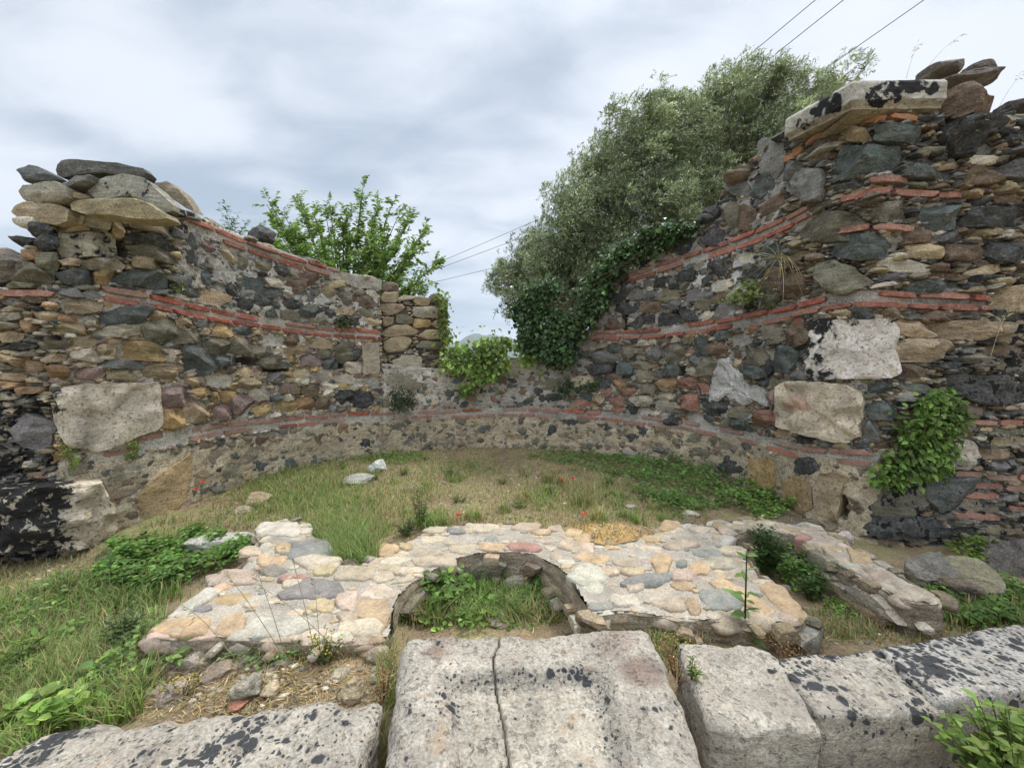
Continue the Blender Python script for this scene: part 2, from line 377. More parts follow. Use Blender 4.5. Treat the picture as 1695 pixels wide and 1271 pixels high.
def style(s, z):
    """0 flush lower course, 1 middle course, 2 upper course, 3 dry stacked left pier, 4 right slab wall, 5 left lower face"""
    s, z = np.broadcast_arrays(s, z); st = np.full(s.shape, 1)
    st[z > 2.12] = 2; st[z < .60] = 0
    st[(s < sU(292)) & (z > 2.2)] = 3; st[(s < sU(80)) & (z < 2.2)] = 5; st[(s > sU(1480))] = 4; st[(z > 2.2) & (s > sU(1290))] = 4
    st[(s > S_JL) & (s < S_JR) & (z > .6)] = 0
    return st
RAS = Raster(0, W.len, ZB, 4.5, .01)
wall = thing('apse_wall', (float(AC[0]), float(AC[1]+AR), 0), 'ruined curved apse wall of mixed rubble with red brick bands, broken open in the middle', 'wall')
def upoly(poly, depth=None):
    p = np.array(poly, float); s, z = W.unproject(p[:, 0], p[:, 1]); return np.stack([s, z], 1)
def boxpoly(b, M, rng, n=None):
    u0, v0, u1, v1 = b; P = superpoly(np.array([n or rng.uniform(2.4, 5)]), M, 1, rng.normal(0, .08, 1), rng.normal(0, .10, 1), .03, rng)[0]
    return np.stack([(u0+u1)/2+P[:, 0]*(u1-u0)/2*1.06, (v0+v1)/2-P[:, 1]*(v1-v0)/2*1.06], 1)
def resamp(poly, M):
    p = np.vstack([poly, poly[:1]]); L = np.r_[0, np.cumsum(np.hypot(*np.diff(p, axis=0).T))]; t = np.linspace(0, L[-1], M, endpoint=False)
    return np.stack([np.interp(t, L, p[:, 0]), np.interp(t, L, p[:, 1])], 1)
def ccw(p): return p if (p[:, 0]*np.roll(p[:, 1], -1)-p[:, 1]*np.roll(p[:, 0], -1)).sum() > 0 else p[::-1]
FINE = (1, .985, .95, .88, .76, .6, .4, .2)
# ---- dressed marble blocks: outline in the photo, protrusion, colour, lichen function
BLK = [
 ('marble_block', 'pale squared marble block with a grey streak, left pier', [(88, 652), (100, 640), (140, 632), (262, 633), (266, 700), (262, 712), (220, 728), (155, 748), (118, 744), (94, 712)], .07, (.60, .52, .41), lambda u, v: .62*ss(128, 96, u)*ss(725, 680, v)+.02),
 ('marble_block', 'pale marble block blotched with black lichen', [(1339, 534), (1350, 528), (1478, 529), (1483, 545), (1481, 618), (1470, 628), (1352, 629), (1340, 618)], .07, (.66, .60, .53), lambda u, v: .30+.32*ss(1400, 1360, u)+.2*ss(560, 530, v)),
 ('marble_block', 'cream marble block with a pink stain', [(1291, 640), (1303, 629), (1402, 634), (1428, 650), (1434, 664), (1424, 722), (1408, 735), (1342, 722), (1290, 706)], .09, (.62, .53, .39), lambda u, v: 0),
 ('marble_block', 'large marble block mostly black with lichen at the wall foot', [(-60, 808), (20, 800), (120, 794), (165, 792), (178, 820), (188, 850), (184, 885), (165, 903), (60, 900), (-60, 905)], .20, (.58, .50, .37), lambda u, v: .64*ss(150, 112, u)+.14),
 ('stone_block', 'tilted ochre block low on the left', [(232, 828), (240, 800), (316, 749), (320, 760), (312, 820), (290, 846), (238, 866), (228, 858)], .03, (.42, .31, .17), lambda u, v: 0),
 ('stone_block', 'tall tan block at the right foot', [(1346, 812), (1356, 784), (1392, 780), (1410, 790), (1398, 800), (1386, 872), (1376, 878), (1354, 858)], .05, (.42, .33, .21), lambda u, v: .0),
 ('stone_block', 'ochre block behind the ground cover', [(1240, 752), (1270, 748), (1283, 765), (1284, 803), (1270, 812), (1240, 800)], .03, (.43, .30, .13), lambda u, v: 0),
 ('stone_block', 'rough ochre block', [(1292, 795), (1320, 786), (1344, 800), (1346, 840), (1330, 853), (1300, 838)], .03, (.38, .26, .13), lambda u, v: 0),
 ('stone_block', 'upright pale slab in the left jamb', [(599, 570), (627, 566), (629, 618), (600, 620)], .02, (.43, .37, .28), lambda u, v: 0),
 ('lintel_block', 'flat pale block on top beside the breach', [(563, 450), (600, 455), (632, 463), (632, 480), (588, 477), (566, 466)], .03, (.40, .37, .31), lambda u, v: .05),
 ('stone_block', 'cream block under the right jamb', [(943, 626), (960, 621), (984, 624), (983, 638), (945, 641)], .04, (.50, .43, .30), lambda u, v: 0),
]
for nm, lab, poly, pr, col, lf in BLK:
    pp = upoly(resamp(np.array(poly, float), 72)); pp = pp+.012*fbm(p3(pp[:, 0]*7, pp[:, 1]*7, 3), 3)[:, None]*np.array([1, -1]); RAS.mark(pp); mb = MB()
    stones(mb, W, ccw(pp)[None], pr, [col], back=.25, rings=FINE, q=11, K=3, tilt=.05, facet=.12, nz=.6, nf=9)
    V = mb.v[0]; d = V-EYE; k = d@FW; u = CX+FPX*(d@RT)/k; v = CY-FPX*(d@UP)/k
    mb.l[0] = np.clip(lf(u, v), 0, 1)*np.ones(len(V)); c = np.array(mb.c[0])
    if 'pink' in lab: c = c*(1+ss(.55, .8, 1-np.hypot((u-1320)/60, (v-668)/40))[:, None]*np.array([.05, -.22, -.2]))
    if 'grey streak' in lab: c = c*(1-.42*np.exp(-((u-143-(v-690)*.1)/13)**2))[:, None]
    mb.c[0] = c
    o = tag(mb.build(nm, M_MARB, wall, origin=V.mean(0), smooth=50), lab)
# ---- the large stones one can tell apart: u0 v0 u1 v1 colour
HERO = """300 571 354 620 G,354 582 393 610 G,335 556 379 589 O,369 558 412 586 O,412 572 455 591 O,430 590 475 611 O,498 635 528 658 B,553 645 584 673 K,586 648 619 675 K,490 658 518 680 N,518 658 545 678 B,551 566 586 586 O,551 583 583 601 O,578 579 597 599 G,530 592 558 612 G,568 597 601 619 L,556 508 586 523 T,568 525 602 539 K,588 487 630 510 B,530 473 554 500 T,559 482 583 508 O,473 463 505 488 B,498 452 528 475 B,439 477 469 493 G,419 487 449 510 K,449 440 477 458 K,417 432 452 452 O,394 425 414 447 O,363 407 391 439 T,394 495 426 516 K,373 468 393 492 K,323 445 346 472 G,310 386 335 417 R,333 399 356 420 M,440 508 462 525 G,538 505 558 534 G,389 624 426 648 T,366 647 394 667 Y,379 648 419 691 M,350 663 379 696 M,305 662 348 700 T,414 640 445 665 L,348 648 364 667 Y,318 640 345 658 Y,300 624 330 639 T,187 561 275 598 Y,156 568 188 591 T,160 595 239 610 R,171 607 238 629 T,237 602 295 627 T,265 636 313 676 M,265 675 302 713 Y,24 685 82 741 R,0 518 36 532 L,58 514 94 532 T,94 520 131 535 N,96 534 140 553 T,0 548 35 568 T,33 530 59 552 N,40 596 73 616 N,80 603 116 631 N,70 586 106 601 T,5 617 41 631 T,158 505 248 538 G,162 533 245 559 L,234 529 290 567 O,286 544 336 569 O,245 513 271 531 T,182 350 182 383 T,
975 600 1012 621 K,1018 597 1047 621 G,982 581 1027 600 R,1029 571 1051 594 O,1008 569 1026 584 G,1072 571 1094 599 R,1100 566 1132 602 O,1093 600 1127 623 G,1145 557 1173 591 G,1173 565 1208 588 B,1157 590 1184 623 O,1214 603 1266 629 G,1239 575 1271 609 O,1275 569 1324 617 G,1323 575 1339 605 K,1262 594 1278 624 K,1302 539 1339 575 B,1310 612 1339 629 R,1088 626 1121 647 N,1121 624 1151 644 S,1153 633 1174 653 S,1133 650 1157 680 S,1015 627 1039 647 N,1044 654 1079 674 L,1032 641 1055 654 S,978 654 999 672 T,1160 660 1207 690 K,1251 676 1290 709 S,1272 645 1293 674 M,1012 500 1054 523 K,1060 499 1091 518 B,1120 446 1154 469 K,1081 458 1106 479 K,1023 458 1043 479 K,1175 431 1203 458 K,1003 527 1032 545 B,973 535 1003 544 R,1127 509 1153 533 K,1085 517 1130 538 K,1292 446 1337 500 B,1355 430 1435 492 O,1109 393 1153 423 K,1166 375 1200 408 K,1221 336 1257 384 B,1199 334 1223 375 O,1165 342 1195 364 K,1202 300 1242 324 R,1238 300 1278 328 G,1450 212 1538 243 G,1543 210 1653 259 K,1302 276 1361 333 R,1256 230 1299 295 R,1250 286 1292 319 G,1293 265 1332 298 R,1390 207 1437 234 T,1597 271 1660 310 B,1658 265 1695 301 R,1388 388 1492 430 G,1438 334 1495 370 O,1519 337 1580 382 G,1325 349 1429 401 O,1489 382 1531 406 B,1504 404 1555 430 T,1555 409 1618 437 B,1633 397 1695 439 K,1585 346 1695 380 K,1483 277 1568 301 G,1483 527 1536 559 T,1545 529 1648 563 T,1481 561 1577 599 T,1478 601 1527 626 B,1434 662 1491 695 G,1431 695 1460 735 R,1547 728 1617 776 L,1561 700 1617 729 B,1413 805 1536 852 O,1525 787 1630 852 G,1391 849 1575 890 K,1576 621 1684 672 K,1500 465 1583 487 G,1633 473 1695 516 T,1300 753 1356 786 K,1192 751 1236 782 K,1563 140 1622 198 B,
900 700 921 720 K,928 690 955 706 K,993 700 1017 712 K,1036 717 1061 736 K,1014 714 1035 730 O,1055 702 1076 720 K,873 721 903 736 O,754 691 777 705 O,801 655 828 667 S,819 621 837 645 B,896 623 933 645 O,846 639 881 655 B,890 651 927 667 K,893 588 933 608 T,833 591 885 619 L,649 588 694 614 L,643 618 700 644 O,709 623 728 636 S,560 700 582 722 N,518 716 537 738 B,463 750 495 775 G,345 742 372 774 O,370 767 400 792 O,425 757 445 780 G,505 752 525 774 G,420 720 440 736 B,590 722 612 742 K,650 700 672 716 O,690 716 716 734 O,725 700 745 716 O,1100 690 1128 704 K,1130 715 1160 732 O,1216 742 1232 758 O,1140 740 1172 760 O,780 722 800 736 B"""
def CP(t): return [(.2753*float(a.split(',')[0]), 230+.2753*float(a.split(',')[1])) for a in t.split()]
STK = [("370,465 400,440 500,432 640,475 665,500 655,555 520,530 380,500", 'L', .1), ("350,555 520,560 690,565 712,700 640,712 400,710 362,690 352,620", 'L', .56), ("100,515 200,500 290,510 330,550 300,585 160,580", 'K', .2), ("70,590 200,585 180,640 130,655", 'K', .2), ("180,640 215,570 330,560 360,600 350,660 260,680", 'K', .2),
 ("335,530 400,518 520,522 540,550 420,562 340,555", 'T', .1), ("755,490 870,475 980,485 1045,570 1030,595 930,570 780,530", 'T', .1), ("740,600 780,560 920,575 1060,660 1065,685 980,660 850,625", 'G', 0), ("760,640 880,622 990,665 1080,750 1060,765 900,720 800,690", 'O', 0), ("670,500 720,490 748,560 740,600 690,595 668,560", 'T', 0),
 ("490,730 560,718 700,720 770,760 740,790 600,785 500,770", 'L', 0), ("325,810 420,780 520,778 595,870 560,880 400,875 350,850", 'G', 0), ("560,800 640,785 700,790 680,850 630,880 575,870", 'Y', 0), ("640,875 740,800 820,780 980,785 1030,850 1030,910 990,915 800,880", 'G', 0), ("790,710 880,700 1010,760 1020,790 900,785 800,770", 'T', 0), ("345,730 420,715 490,730 480,768 380,765", 'T', 0), ("130,670 230,665 245,720 200,735 125,715", 'N', .2), ("230,690 350,675 360,760 320,870 240,800", 'O', .2), ("30,880 140,865 220,870 200,900 40,905", 'O', .3), ("40,745 130,720 215,745 320,830 300,890 120,870 45,860", 'O', .2)]
heroes = []
for row in HERO.replace('\n', '').split(','):
    a = row.split()
    if len(a) == 5 and float(a[2])-float(a[0]) > 2: heroes.append((*map(float, a[:4]), a[4], None))
for t, c, l in STK: q_ = np.array(CP(t)); heroes.append((*q_.min(0), *q_.max(0), c, l, q_))
heroes.append((1373, 237, 1492, 306, 'G', 0))
rows = []
for h in heroes:
    uu, vv = (h[0]+h[2])/2, (h[1]+h[3])/2
    if h[4] == 'G' and vv > 236 and vv < 272 and h[0] == 1373:
        pp = upoly(resamp(np.array([(1373, 306), (1375, 268), (1404, 240), (1488, 240), (1492, 275), (1478, 292), (1440, 286), (1416, 300)], float), 26))
    elif len(h) > 6: pp = upoly(resamp(h[6]+0, 28))
    else: pp = upoly(boxpoly(h[:4], 26, R))
    rows.append((ccw(pp), h, (h[2]-h[0])*(h[3]-h[1])))
for pp, h, a in rows: RAS.mark(pp)
rows.sort(key=lambda r: -r[2])
def hero_args(h, pp):
    uu, vv = (h[0]+h[2])/2, (h[1]+h[3])/2; st = int(style(np.array(pp[:, 0].mean()), np.array(pp[:, 1].mean())))
    sz = math.sqrt((np.ptp(pp[:, 0]))*(np.ptp(pp[:, 1])))
    pr = {0: .012, 1: .05, 2: .035, 3: .09, 4: .06, 5: .05}[st]*min(1.8, .5+sz/.22)
    back = .28 if st == 3 else .12; lich = h[5] if h[5] is not None else (.12 if st == 4 and vv < 500 else 0)
    if st == 4 and vv > 640: lich = .54
    if vv > 840: lich = .56
    if h[0] < 60 and vv > 500: lich = .25
    if st == 3: pr = .10
    if h[0] == 1543: pr = .25
    if h[0] == 1373: pr = .13
    if vv > 780 and uu > 1390: pr = .10
    if h[0] == 1563: pr = .2
    return pr, back, lich, st
stuffb = MB()
for k, (pp, h, a) in enumerate(rows):
    pr, back, li, st = hero_args(h, pp); mb = MB() if k < 98 else stuffb
    stones(mb, W, pp[None], pr, vary([PAL[h[4]]], R, .12), li, back=back, base=-.02 if st == 3 else 0, rings=FINE if k < 98 else (1, .96, .86, .66, .36), q=4.5, K=6, tilt=.18, facet=.55, nz=.34, nf=13)
    if k < 98: mb.build('stone', M_BOULD, wall, origin=mb.v[0].mean(0), smooth=30)
# ---- brick bands: pixel path, thickness, rows, share of bricks kept, paleness
def path(pts):
    s, z = prof(pts); return s, z
BAND = [  # name, path of the upper row's middle, rows, row spacing, keep, pale, protrusion
 ('brick_band', [(140, 742), (262, 722), (350, 706), (470, 694), (560, 687), (660, 683), (760, 680), (860, 678), (960, 681), (1060, 690), (1160, 703), (1250, 722), (1330, 742), (1444, 752)], 2, .096, .72, .35, .006),
 ('brick_band', [(168, 478), (230, 488), (330, 510), (430, 528), (530, 543), (632, 551)], 2, .096, .97, 0, .02),
 ('brick_band', [(973, 551), (1060, 548), (1150, 538), (1250, 521), (1330, 504), (1395, 489), (1470, 487), (1560, 491), (1632, 494)], 2, .096, .96, 0, .03),
 ('brick_band', [(4, 484), (60, 486), (112, 486)], 1, .08, .9, .2, .03),
 ('brick_band', [(305, 360), (350, 377), (400, 398), (450, 416), (520, 437), (562, 450)], 2, .096, .93, .1, .02),
 ('brick_band', [(1010, 462), (1060, 450), (1120, 429), (1180, 411), (1240, 390), (1290, 369), (1340, 342)], 2, .096, .9, .1, .02),
 ('brick_band', [(1366, 392), (1400, 382), (1440, 381), (1505, 383)], 1, .075, 1, 0, .05),
 ('brick_band', [(1440, 303), (1497, 303)], 1, .07, 1, .1, .05),
 ('brick_band', [(1390, 335), (1425, 323), (1500, 324), (1590, 324)], 1, .07, .9, .1, .04),
 ('brick_band', [(1298, 266), (1330, 246), (1368, 217), (1400, 203), (1440, 199), (1512, 201)], 1, .07, 1, -.6, .03),
 ('brick_band', [(1580, 784), (1700, 790)], 5, .10, .8, .45, .0),
 ('brick_band', [(1570, 696), (1690, 700)], 1, .08, .9, .3, .0),
]
BANDS = []
for nm, pts, rws, sp, keep, pale, pr in BAND:
    s, z = path(pts); BANDS.append((s, z, rws, sp)); mb = MB(); polys = []; cols = []; prs = []
    for r in range(rws):
        x = s[0]+(R.uniform(0, .2) if r else 0)
        while x < s[-1]-.05:
            w = R.uniform(.24, .44); w = min(w, s[-1]-x); zc = np.interp(x+w/2, s, z)-r*sp+R.normal(0, .006); h = R.uniform(.042, .062); sl = (np.interp(x+w, s, z)-np.interp(x, s, z))/2
            if R.random() < keep and w > .06:
                P = superpoly(np.array([R.uniform(8, 14)]), 20, 1, R.normal(0, .03, 1), R.normal(0, .05, 1), .03, R, False)[0]*[w/2*.97, h/2]
                P[:, 1] += P[:, 0]/(w/2)*sl; P += [x+w/2, zc]; polys.append(P); RAS.mark(P)
                c = np.array([.31, .085, .052])*math.exp(R.normal(0, .16)); mixp = max(0, min(.85, R.normal(pale+.13, .22))) if pale >= 0 else 0
                if pale < 0: c = np.array([.40, .17, .07])*math.exp(R.normal(0, .1))
                cols.append(c*(1-mixp)+np.array([.36, .26, .20])*mixp); prs.append(max(.004, R.normal(pr, .008)))
            x += w+R.uniform(.008, .02)
    stones(mb, W, np.array(polys), np.array(prs)+.006, cols, back=.06, rings=(1, .95, .8, .4), q=9, K=2, tilt=.02, facet=.05, nz=.25, nf=16)
    mb.build(nm, M_BRICK, wall, origin=mb.v[0].mean(0), smooth=45)
    if rws == 2:   # keep the mortar bed of the band clear of stones
        ps = np.linspace(s[0], s[-1], 60); zz = np.interp(ps, s, z)
        for a in range(59): RAS.mark(np.array([[ps[a], zz[a]-sp-.038], [ps[a+1], zz[a+1]-sp-.038], [ps[a+1], zz[a+1]+.038], [ps[a], zz[a]+.038]]))
# ---- white plaster patches (kept clear of stones)
PLAST = [[(1172, 662), (1176, 630), (1190, 596), (1206, 592), (1212, 608), (1230, 612), (1236, 632), (1262, 640), (1274, 655), (1272, 676), (1246, 664), (1232, 676), (1214, 662), (1196, 655), (1184, 668)]]
plast_s = [upoly(resamp(np.array(p, float), 90)) for p in PLAST]
plast_s = [p+.028*np.stack([fbm(p3(p[:, 0]*14, p[:, 1]*14, 1), 3), fbm(p3(p[:, 0]*14, p[:, 1]*14, 7), 3)], 1) for p in plast_s]
for p in plast_s: RAS.mark(p)
mb = MB(); stones(mb, W, ccw(plast_s[0])[None], .035, [(.56, .54, .50)], .36, back=.1, rings=FINE, q=2.2, K=3, tilt=.08, facet=.2, nz=.9, nf=14)
tag(mb.build('plaster_patch', M_MORT, wall, origin=mb.v[0].mean(0), smooth=60), 'white plaster left on the right half')
# ---- holes left open, sunk in, with shade painted inside
HOLES = [(1012, 598, 1020, 624), (1122, 604, 1134, 624), (1031, 520, 1038, 545), (1112, 512, 1132, 532), (395, 590, 430, 606), (440, 600, 478, 618), (556, 594, 572, 612), (1232, 498, 1250, 516), (560, 528, 590, 540), (640, 560, 652, 578), (70, 555, 100, 566), (1385, 822, 1404, 856), (1560, 222, 1600, 262), (195, 395, 212, 430)]
holes = []
for b in HOLES:
    pp = upoly(boxpoly(b, 16, R)); holes.append((pp[:, 0].mean(), pp[:, 1].mean(), np.ptp(pp[:, 0])/2, np.ptp(pp[:, 1])/2)); RAS.mark(pp)
# ---- rubble fill
SG, ZG = np.meshgrid(RAS.gx, RAS.gy); STY = style(SG, ZG); INW = (ZG < top(SG)-.02) & (ZG > ZB+.1)
CLS = {0: ([(.22, .13, 60), (.16, .11, 150), (.12, .08, 300), (.09, .06, 400), (.06, .045, 500), (.04, .03, 500)], .66, (.012, .006), .003),
       1: ([(.36, .19, 10), (.30, .17, 22), (.26, .14, 40), (.20, .12, 60), (.16, .10, 130), (.13, .07, 200), (.10, .055, 300), (.07, .045, 500), (.05, .03, 700), (.035, .022, 900)], .93, (.028, .014), -.004),
       2: ([(.36, .20, 12), (.30, .17, 26), (.26, .15, 40), (.20, .12, 70), (.16, .10, 140), (.12, .08, 220), (.09, .06, 350), (.06, .04, 500), (.04, .027, 900)], .84, (.024, .012), -.002),
       3: ([(.40, .10, 14), (.28, .08, 30), (.2, .06, 60), (.13, .05, 90), (.08, .04, 120), (.05, .03, 150)], 1, (.05, .025), -.05),
       4: ([(.50, .17, 10), (.42, .13, 20), (.38, .10, 30), (.30, .08, 50), (.22, .06, 110), (.15, .05, 200), (.10, .04, 400), (.06, .03, 600), (.04, .02, 700)], .97, (.038, .025), -.012),
       5: ([(.36, .11, 14), (.26, .08, 30), (.2, .07, 60), (.14, .05, 100), (.09, .04, 200), (.05, .03, 300)], .95, (.04, .025), -.012)}
WL = {0: dict(O=.3, G=.2, K=.1, T=.18, B=.14, L=.08), 1: dict(T=.25, Y=.10, M=.13, L=.2, O=.13, G=.06, B=.08, R=.05), 2: dict(O=.2, G=.2, K=.10, R=.2, T=.12, L=.12, B=.06), 3: dict(T=.3, O=.25, L=.15, G=.15, K=.1), 4: dict(K=.2, O=.22, B=.2, R=.13, T=.14, L=.11), 5: dict(T=.2, O=.22, L=.12, R=.15, N=.08, B=.12, K=.08)}
WR = dict(WL); WR[1] = dict(O=.2, G=.18, B=.13, K=.08, T=.13, S=.10, R=.08, L=.1); WR[2] = dict(K=.26, G=.18, R=.15, B=.16, L=.12, O=.12)
for st, (cl, fr, (p0, p1), bs) in CLS.items():
    A = RAS.pack(INW & (STY == st), cl, R, frac=fr)
    if not len(A): continue
    P = pack_polys(A, 14, R); sd = side(A[:, 0]) > R.uniform(.3, .7, len(A))
    cl_, kk = pick_cols(WL[st], len(A), R); cr_, _ = pick_cols(WR[st], len(A), R); cols = np.where(sd[:, None], cr_*1.06, cl_*1.16)
    low = (A[:, 1] < .6) & (st == 0); cols[low] = cols[low]*.85+np.array([.06, .05, .035])
    li = np.zeros(len(A)); 
    if st == 4: li = np.where(A[:, 1] < 2.0, .56, .10)*(R.random(len(A)) < .75)*ss(sU(1500), sU(1600), A[:, 0]); cols = cols*.95
    if st == 5: li = np.where(A[:, 1] < 1.25, .66, .15)*ss(sU(130), sU(60), A[:, 0])
    sz = np.sqrt(A[:, 2]*A[:, 3]); pr = 1.2*np.maximum(.004, R.normal(p0, p1, len(A)))*np.minimum(1.4, .55+sz/.15)
    stones(stuffb, W, P, pr, cols, li, back=.07, base=R.normal(bs, .006, len(A)), rings=(1, .95, .82, .5), q=3.4, K=5, tilt=.30, facet=.7, nz=.34, nf=16)
# ---- caps straddling the ragged top
n = 520; s = R.uniform(.1, W.len-.1, n); keep = ~((s > sU(1290)) & (s < sU(1562))); s = s[keep]; n = len(s)
dd = -R.uniform(.0, .62, n); sz = R.uniform(.03, .09, n)*(1+1.0*(s > sU(985))*R.random(n)); z = top(s)+R.normal(-.01, .02, n)
ctr = W(s, z, dd, False); lc, _ = pick_cols(WL[2], n, R); rc, _ = pick_cols(WR[2], n, R); jam = (s > S_JL) & (s < S_JR)
rocks(stuffb, ctr[~jam], np.stack([sz*1.5, sz*1.2, sz*.65], -1)[~jam], np.stack([R.normal(0, .2, n), R.normal(0, .2, n), R.uniform(0, 6, n)], -1)[~jam], np.where((side(s) > .5)[:, None], rc, lc)[~jam], .1, n=5)
sb = stuffb.build('rubble', M_RUB, wall, origin=(0, AC[1]+AR, 1), smooth=30); tag(sb, kind='stuff')
# ---- mortar core
cs = np.sort(np.unique(np.r_[np.arange(0, W.len, .024), [S_JL-.004, S_JL+.004, sU(952), sU(954)]])); nr = 190
tt = np.linspace(0, 1, nr); SS, TT = np.meshgrid(cs, tt); tp = top(cs)+.012*fbm(p3(cs*9, 0, 0), 3); ZZ = ZB+TT*(tp-ZB)[None]
st = style(SS, ZZ); dep = np.select([st == 0, st == 1, st == 2, st == 3, st == 4, st == 5], [.006, -.026, -.012, -.14, -.055, -.055])
k = np.ones(5)/5; dep = np.apply_along_axis(lambda r: np.convolve(np.pad(r, 2, 'edge'), k, 'valid'), 1, dep); dep = np.apply_along_axis(lambda r: np.convolve(np.pad(r, 2, 'edge'), k, 'valid'), 0, dep)
dep = dep+.014*fbm(p3(SS*9, ZZ*9, 2), 4)+.010*fbm(p3(SS*30, ZZ*30, 4), 2)
bandm = np.ones(SS.shape)
for bs_, bz_, br_, bp_ in BANDS:
    cz = np.interp(SS, bs_, bz_)-(br_-1)*bp_/2; bandm = np.where((SS > bs_[0]-.05) & (SS < bs_[-1]+.05), np.minimum(bandm, ss(.07, .13, np.abs(ZZ-cz)-(br_-1)*bp_/2)), bandm)
dep = dep*np.where(bandm < .5, .3, 1)+bandm*np.where((st == 1) | (st == 2), 1, .3)*(st != 3)*.024*ss(.14, .50, fbm(p3(SS*3.1, ZZ*3.6, 8), 4))
for hs, hz, hw, hh in holes: dep = dep-.30*ss(1.25, .75, np.hypot((SS-hs)/hw, (ZZ-hz)/hh))
core = MB(); F_ = W(SS, ZZ, dep); nC = len(cs)
TH = .66; tops = [W(cs, tp, -TH*f)+np.c_[0*cs, 0*cs, .02*fbm(p3(cs*7, f*9, 3), 3)-.02*(0 < f < 1)] for f in (.25, .5, .75, 1)]; bk = W(cs, np.full(nC, ZB), -TH)
V = np.concatenate([F_.reshape(-1, 3)]+tops+[bk]); rr = nr+5
i = (np.arange(rr-1)[:, None]*nC+np.arange(nC-1)[None]).reshape(-1); F = np.stack([i, i+1, i+nC+1, i+nC], 1)
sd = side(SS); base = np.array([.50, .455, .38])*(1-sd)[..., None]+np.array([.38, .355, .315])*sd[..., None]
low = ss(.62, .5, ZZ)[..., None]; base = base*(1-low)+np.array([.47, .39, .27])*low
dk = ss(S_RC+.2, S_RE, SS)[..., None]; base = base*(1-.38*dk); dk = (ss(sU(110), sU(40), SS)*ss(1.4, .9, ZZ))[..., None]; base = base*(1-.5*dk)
base = base*(1+.35*fbm(p3(SS*2.2, ZZ*3.2, 9), 4))[..., None]
def wpatch(u, v, ru, rv, a):
    c = upoly([(u, v), (u+ru, v), (u, v+rv)]); rs, rz = abs(c[1, 0]-c[0, 0]), abs(c[2, 1]-c[0, 1])
    return a*ss(1.0, .35, np.hypot((SS-c[0, 0])/rs, (ZZ-c[0, 1])/rz)+.55*fbm(p3(SS*7, ZZ*7, u), 4))
wm = np.clip(sum(wpatch(*a) for a in [(1175, 480, 70, 70, 1), (1230, 440, 60, 40, .8), (1060, 460, 60, 40, .4), (530, 610, 75, 85, .8), (545, 510, 70, 50, .5), (380, 470, 70, 50, .45), (450, 480, 60, 40, .4), (600, 560, 40, 60, .5), (1250, 650, 60, 40, .8), (1450, 250, 40, 40, .5), (700, 650, 80, 40, .25)]), 0, 1)[..., None]
base = base*(1-wm)+np.array([.60, .58, .55])*wm
hole_shade = np.zeros(SS.shape)
for hs, hz, hw, hh in holes: hole_shade = np.maximum(hole_shade, ss(1.2, .8, np.hypot((SS-hs)/hw, (ZZ-hz)/hh)))
base = base*(1-.6*hole_shade)[..., None]  # shade inside the holes painted into the mortar colour
lic = .52*ss(S_RC+.15, S_RE-.1, SS)*ss(2.1, 1.7, ZZ)+.60*ss(sU(120), sU(60), SS)*ss(1.3, .9, ZZ)+.28*(SS > S_RC-.2)*ss(2.2, 2.5, ZZ)+.22*wm[..., 0]
lic = np.maximum(lic, .30*ss(sU(720), sU(760), SS)*ss(sU(850), sU(810), SS)*ss(1.25, .95, ZZ)*ss(.5, .7, ZZ))
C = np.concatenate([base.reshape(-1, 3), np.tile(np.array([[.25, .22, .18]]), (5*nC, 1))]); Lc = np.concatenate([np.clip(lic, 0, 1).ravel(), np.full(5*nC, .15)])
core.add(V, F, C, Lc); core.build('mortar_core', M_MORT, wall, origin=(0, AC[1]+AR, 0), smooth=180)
# ---- splayed jambs of the breach
def jamb(pts, z0, z1, boxes, name, lab, classes, lichen=0):
    J = Surf(pts, amp=.02, seed=5); ras = Raster(0, J.len, z0, z1, .01); mb = MB()
    for b in boxes:
        p = np.stack(J.unproject(*boxpoly(b[:4], 22, R).T), 1); ras.mark(p); stones(mb, J, ccw(p)[None], R.uniform(.05, .08), vary([PAL[b[4]]], R, .1), 0, back=.22, rings=FINE, q=3.4, K=3, tilt=.1, facet=.25, nz=.25)
    A = ras.pack(np.ones(ras.occ.shape, bool), classes, R); P = pack_polys(A, 14, R); c, _ = pick_cols(dict(T=.4, L=.2, O=.25, B=.1), len(A), R)
    stones(mb, J, P, R.uniform(.02, .05, len(A)), c, 0, back=.15, rings=(1, .95, .82, .5), q=3)
    cs = np.linspace(0, J.len, 90); zz = np.linspace(z0, z1, 60); a, b = np.meshgrid(cs, zz); f = J(a, b, -.05+.02*fbm(p3(a*9, b*9, 1), 3)); i = (np.arange(59)[:, None]*90+np.arange(89)[None]).reshape(-1)
    mb.add(f.reshape(-1, 3), np.stack([i, i+1, i+91, i+90], 1), (.19, .165, .13)); t0 = f[-1]; t1 = np.repeat(J(np.array([J.len/2]), np.array([z1]), np.array([-.5])), 90, 0)
    mb.add(np.concatenate([t0, t1]), np.stack([np.arange(89), np.arange(1, 90), np.arange(91, 180), np.arange(90, 179)], 1), (.25, .22, .18))
    tag(mb.build(name, M_RUB, wall, origin=mb.v[0].mean(0), smooth=40), lab)
jl = at_depth(np.array([630, 733]), np.array([600, 600]), np.array([7.02, 7.55]))
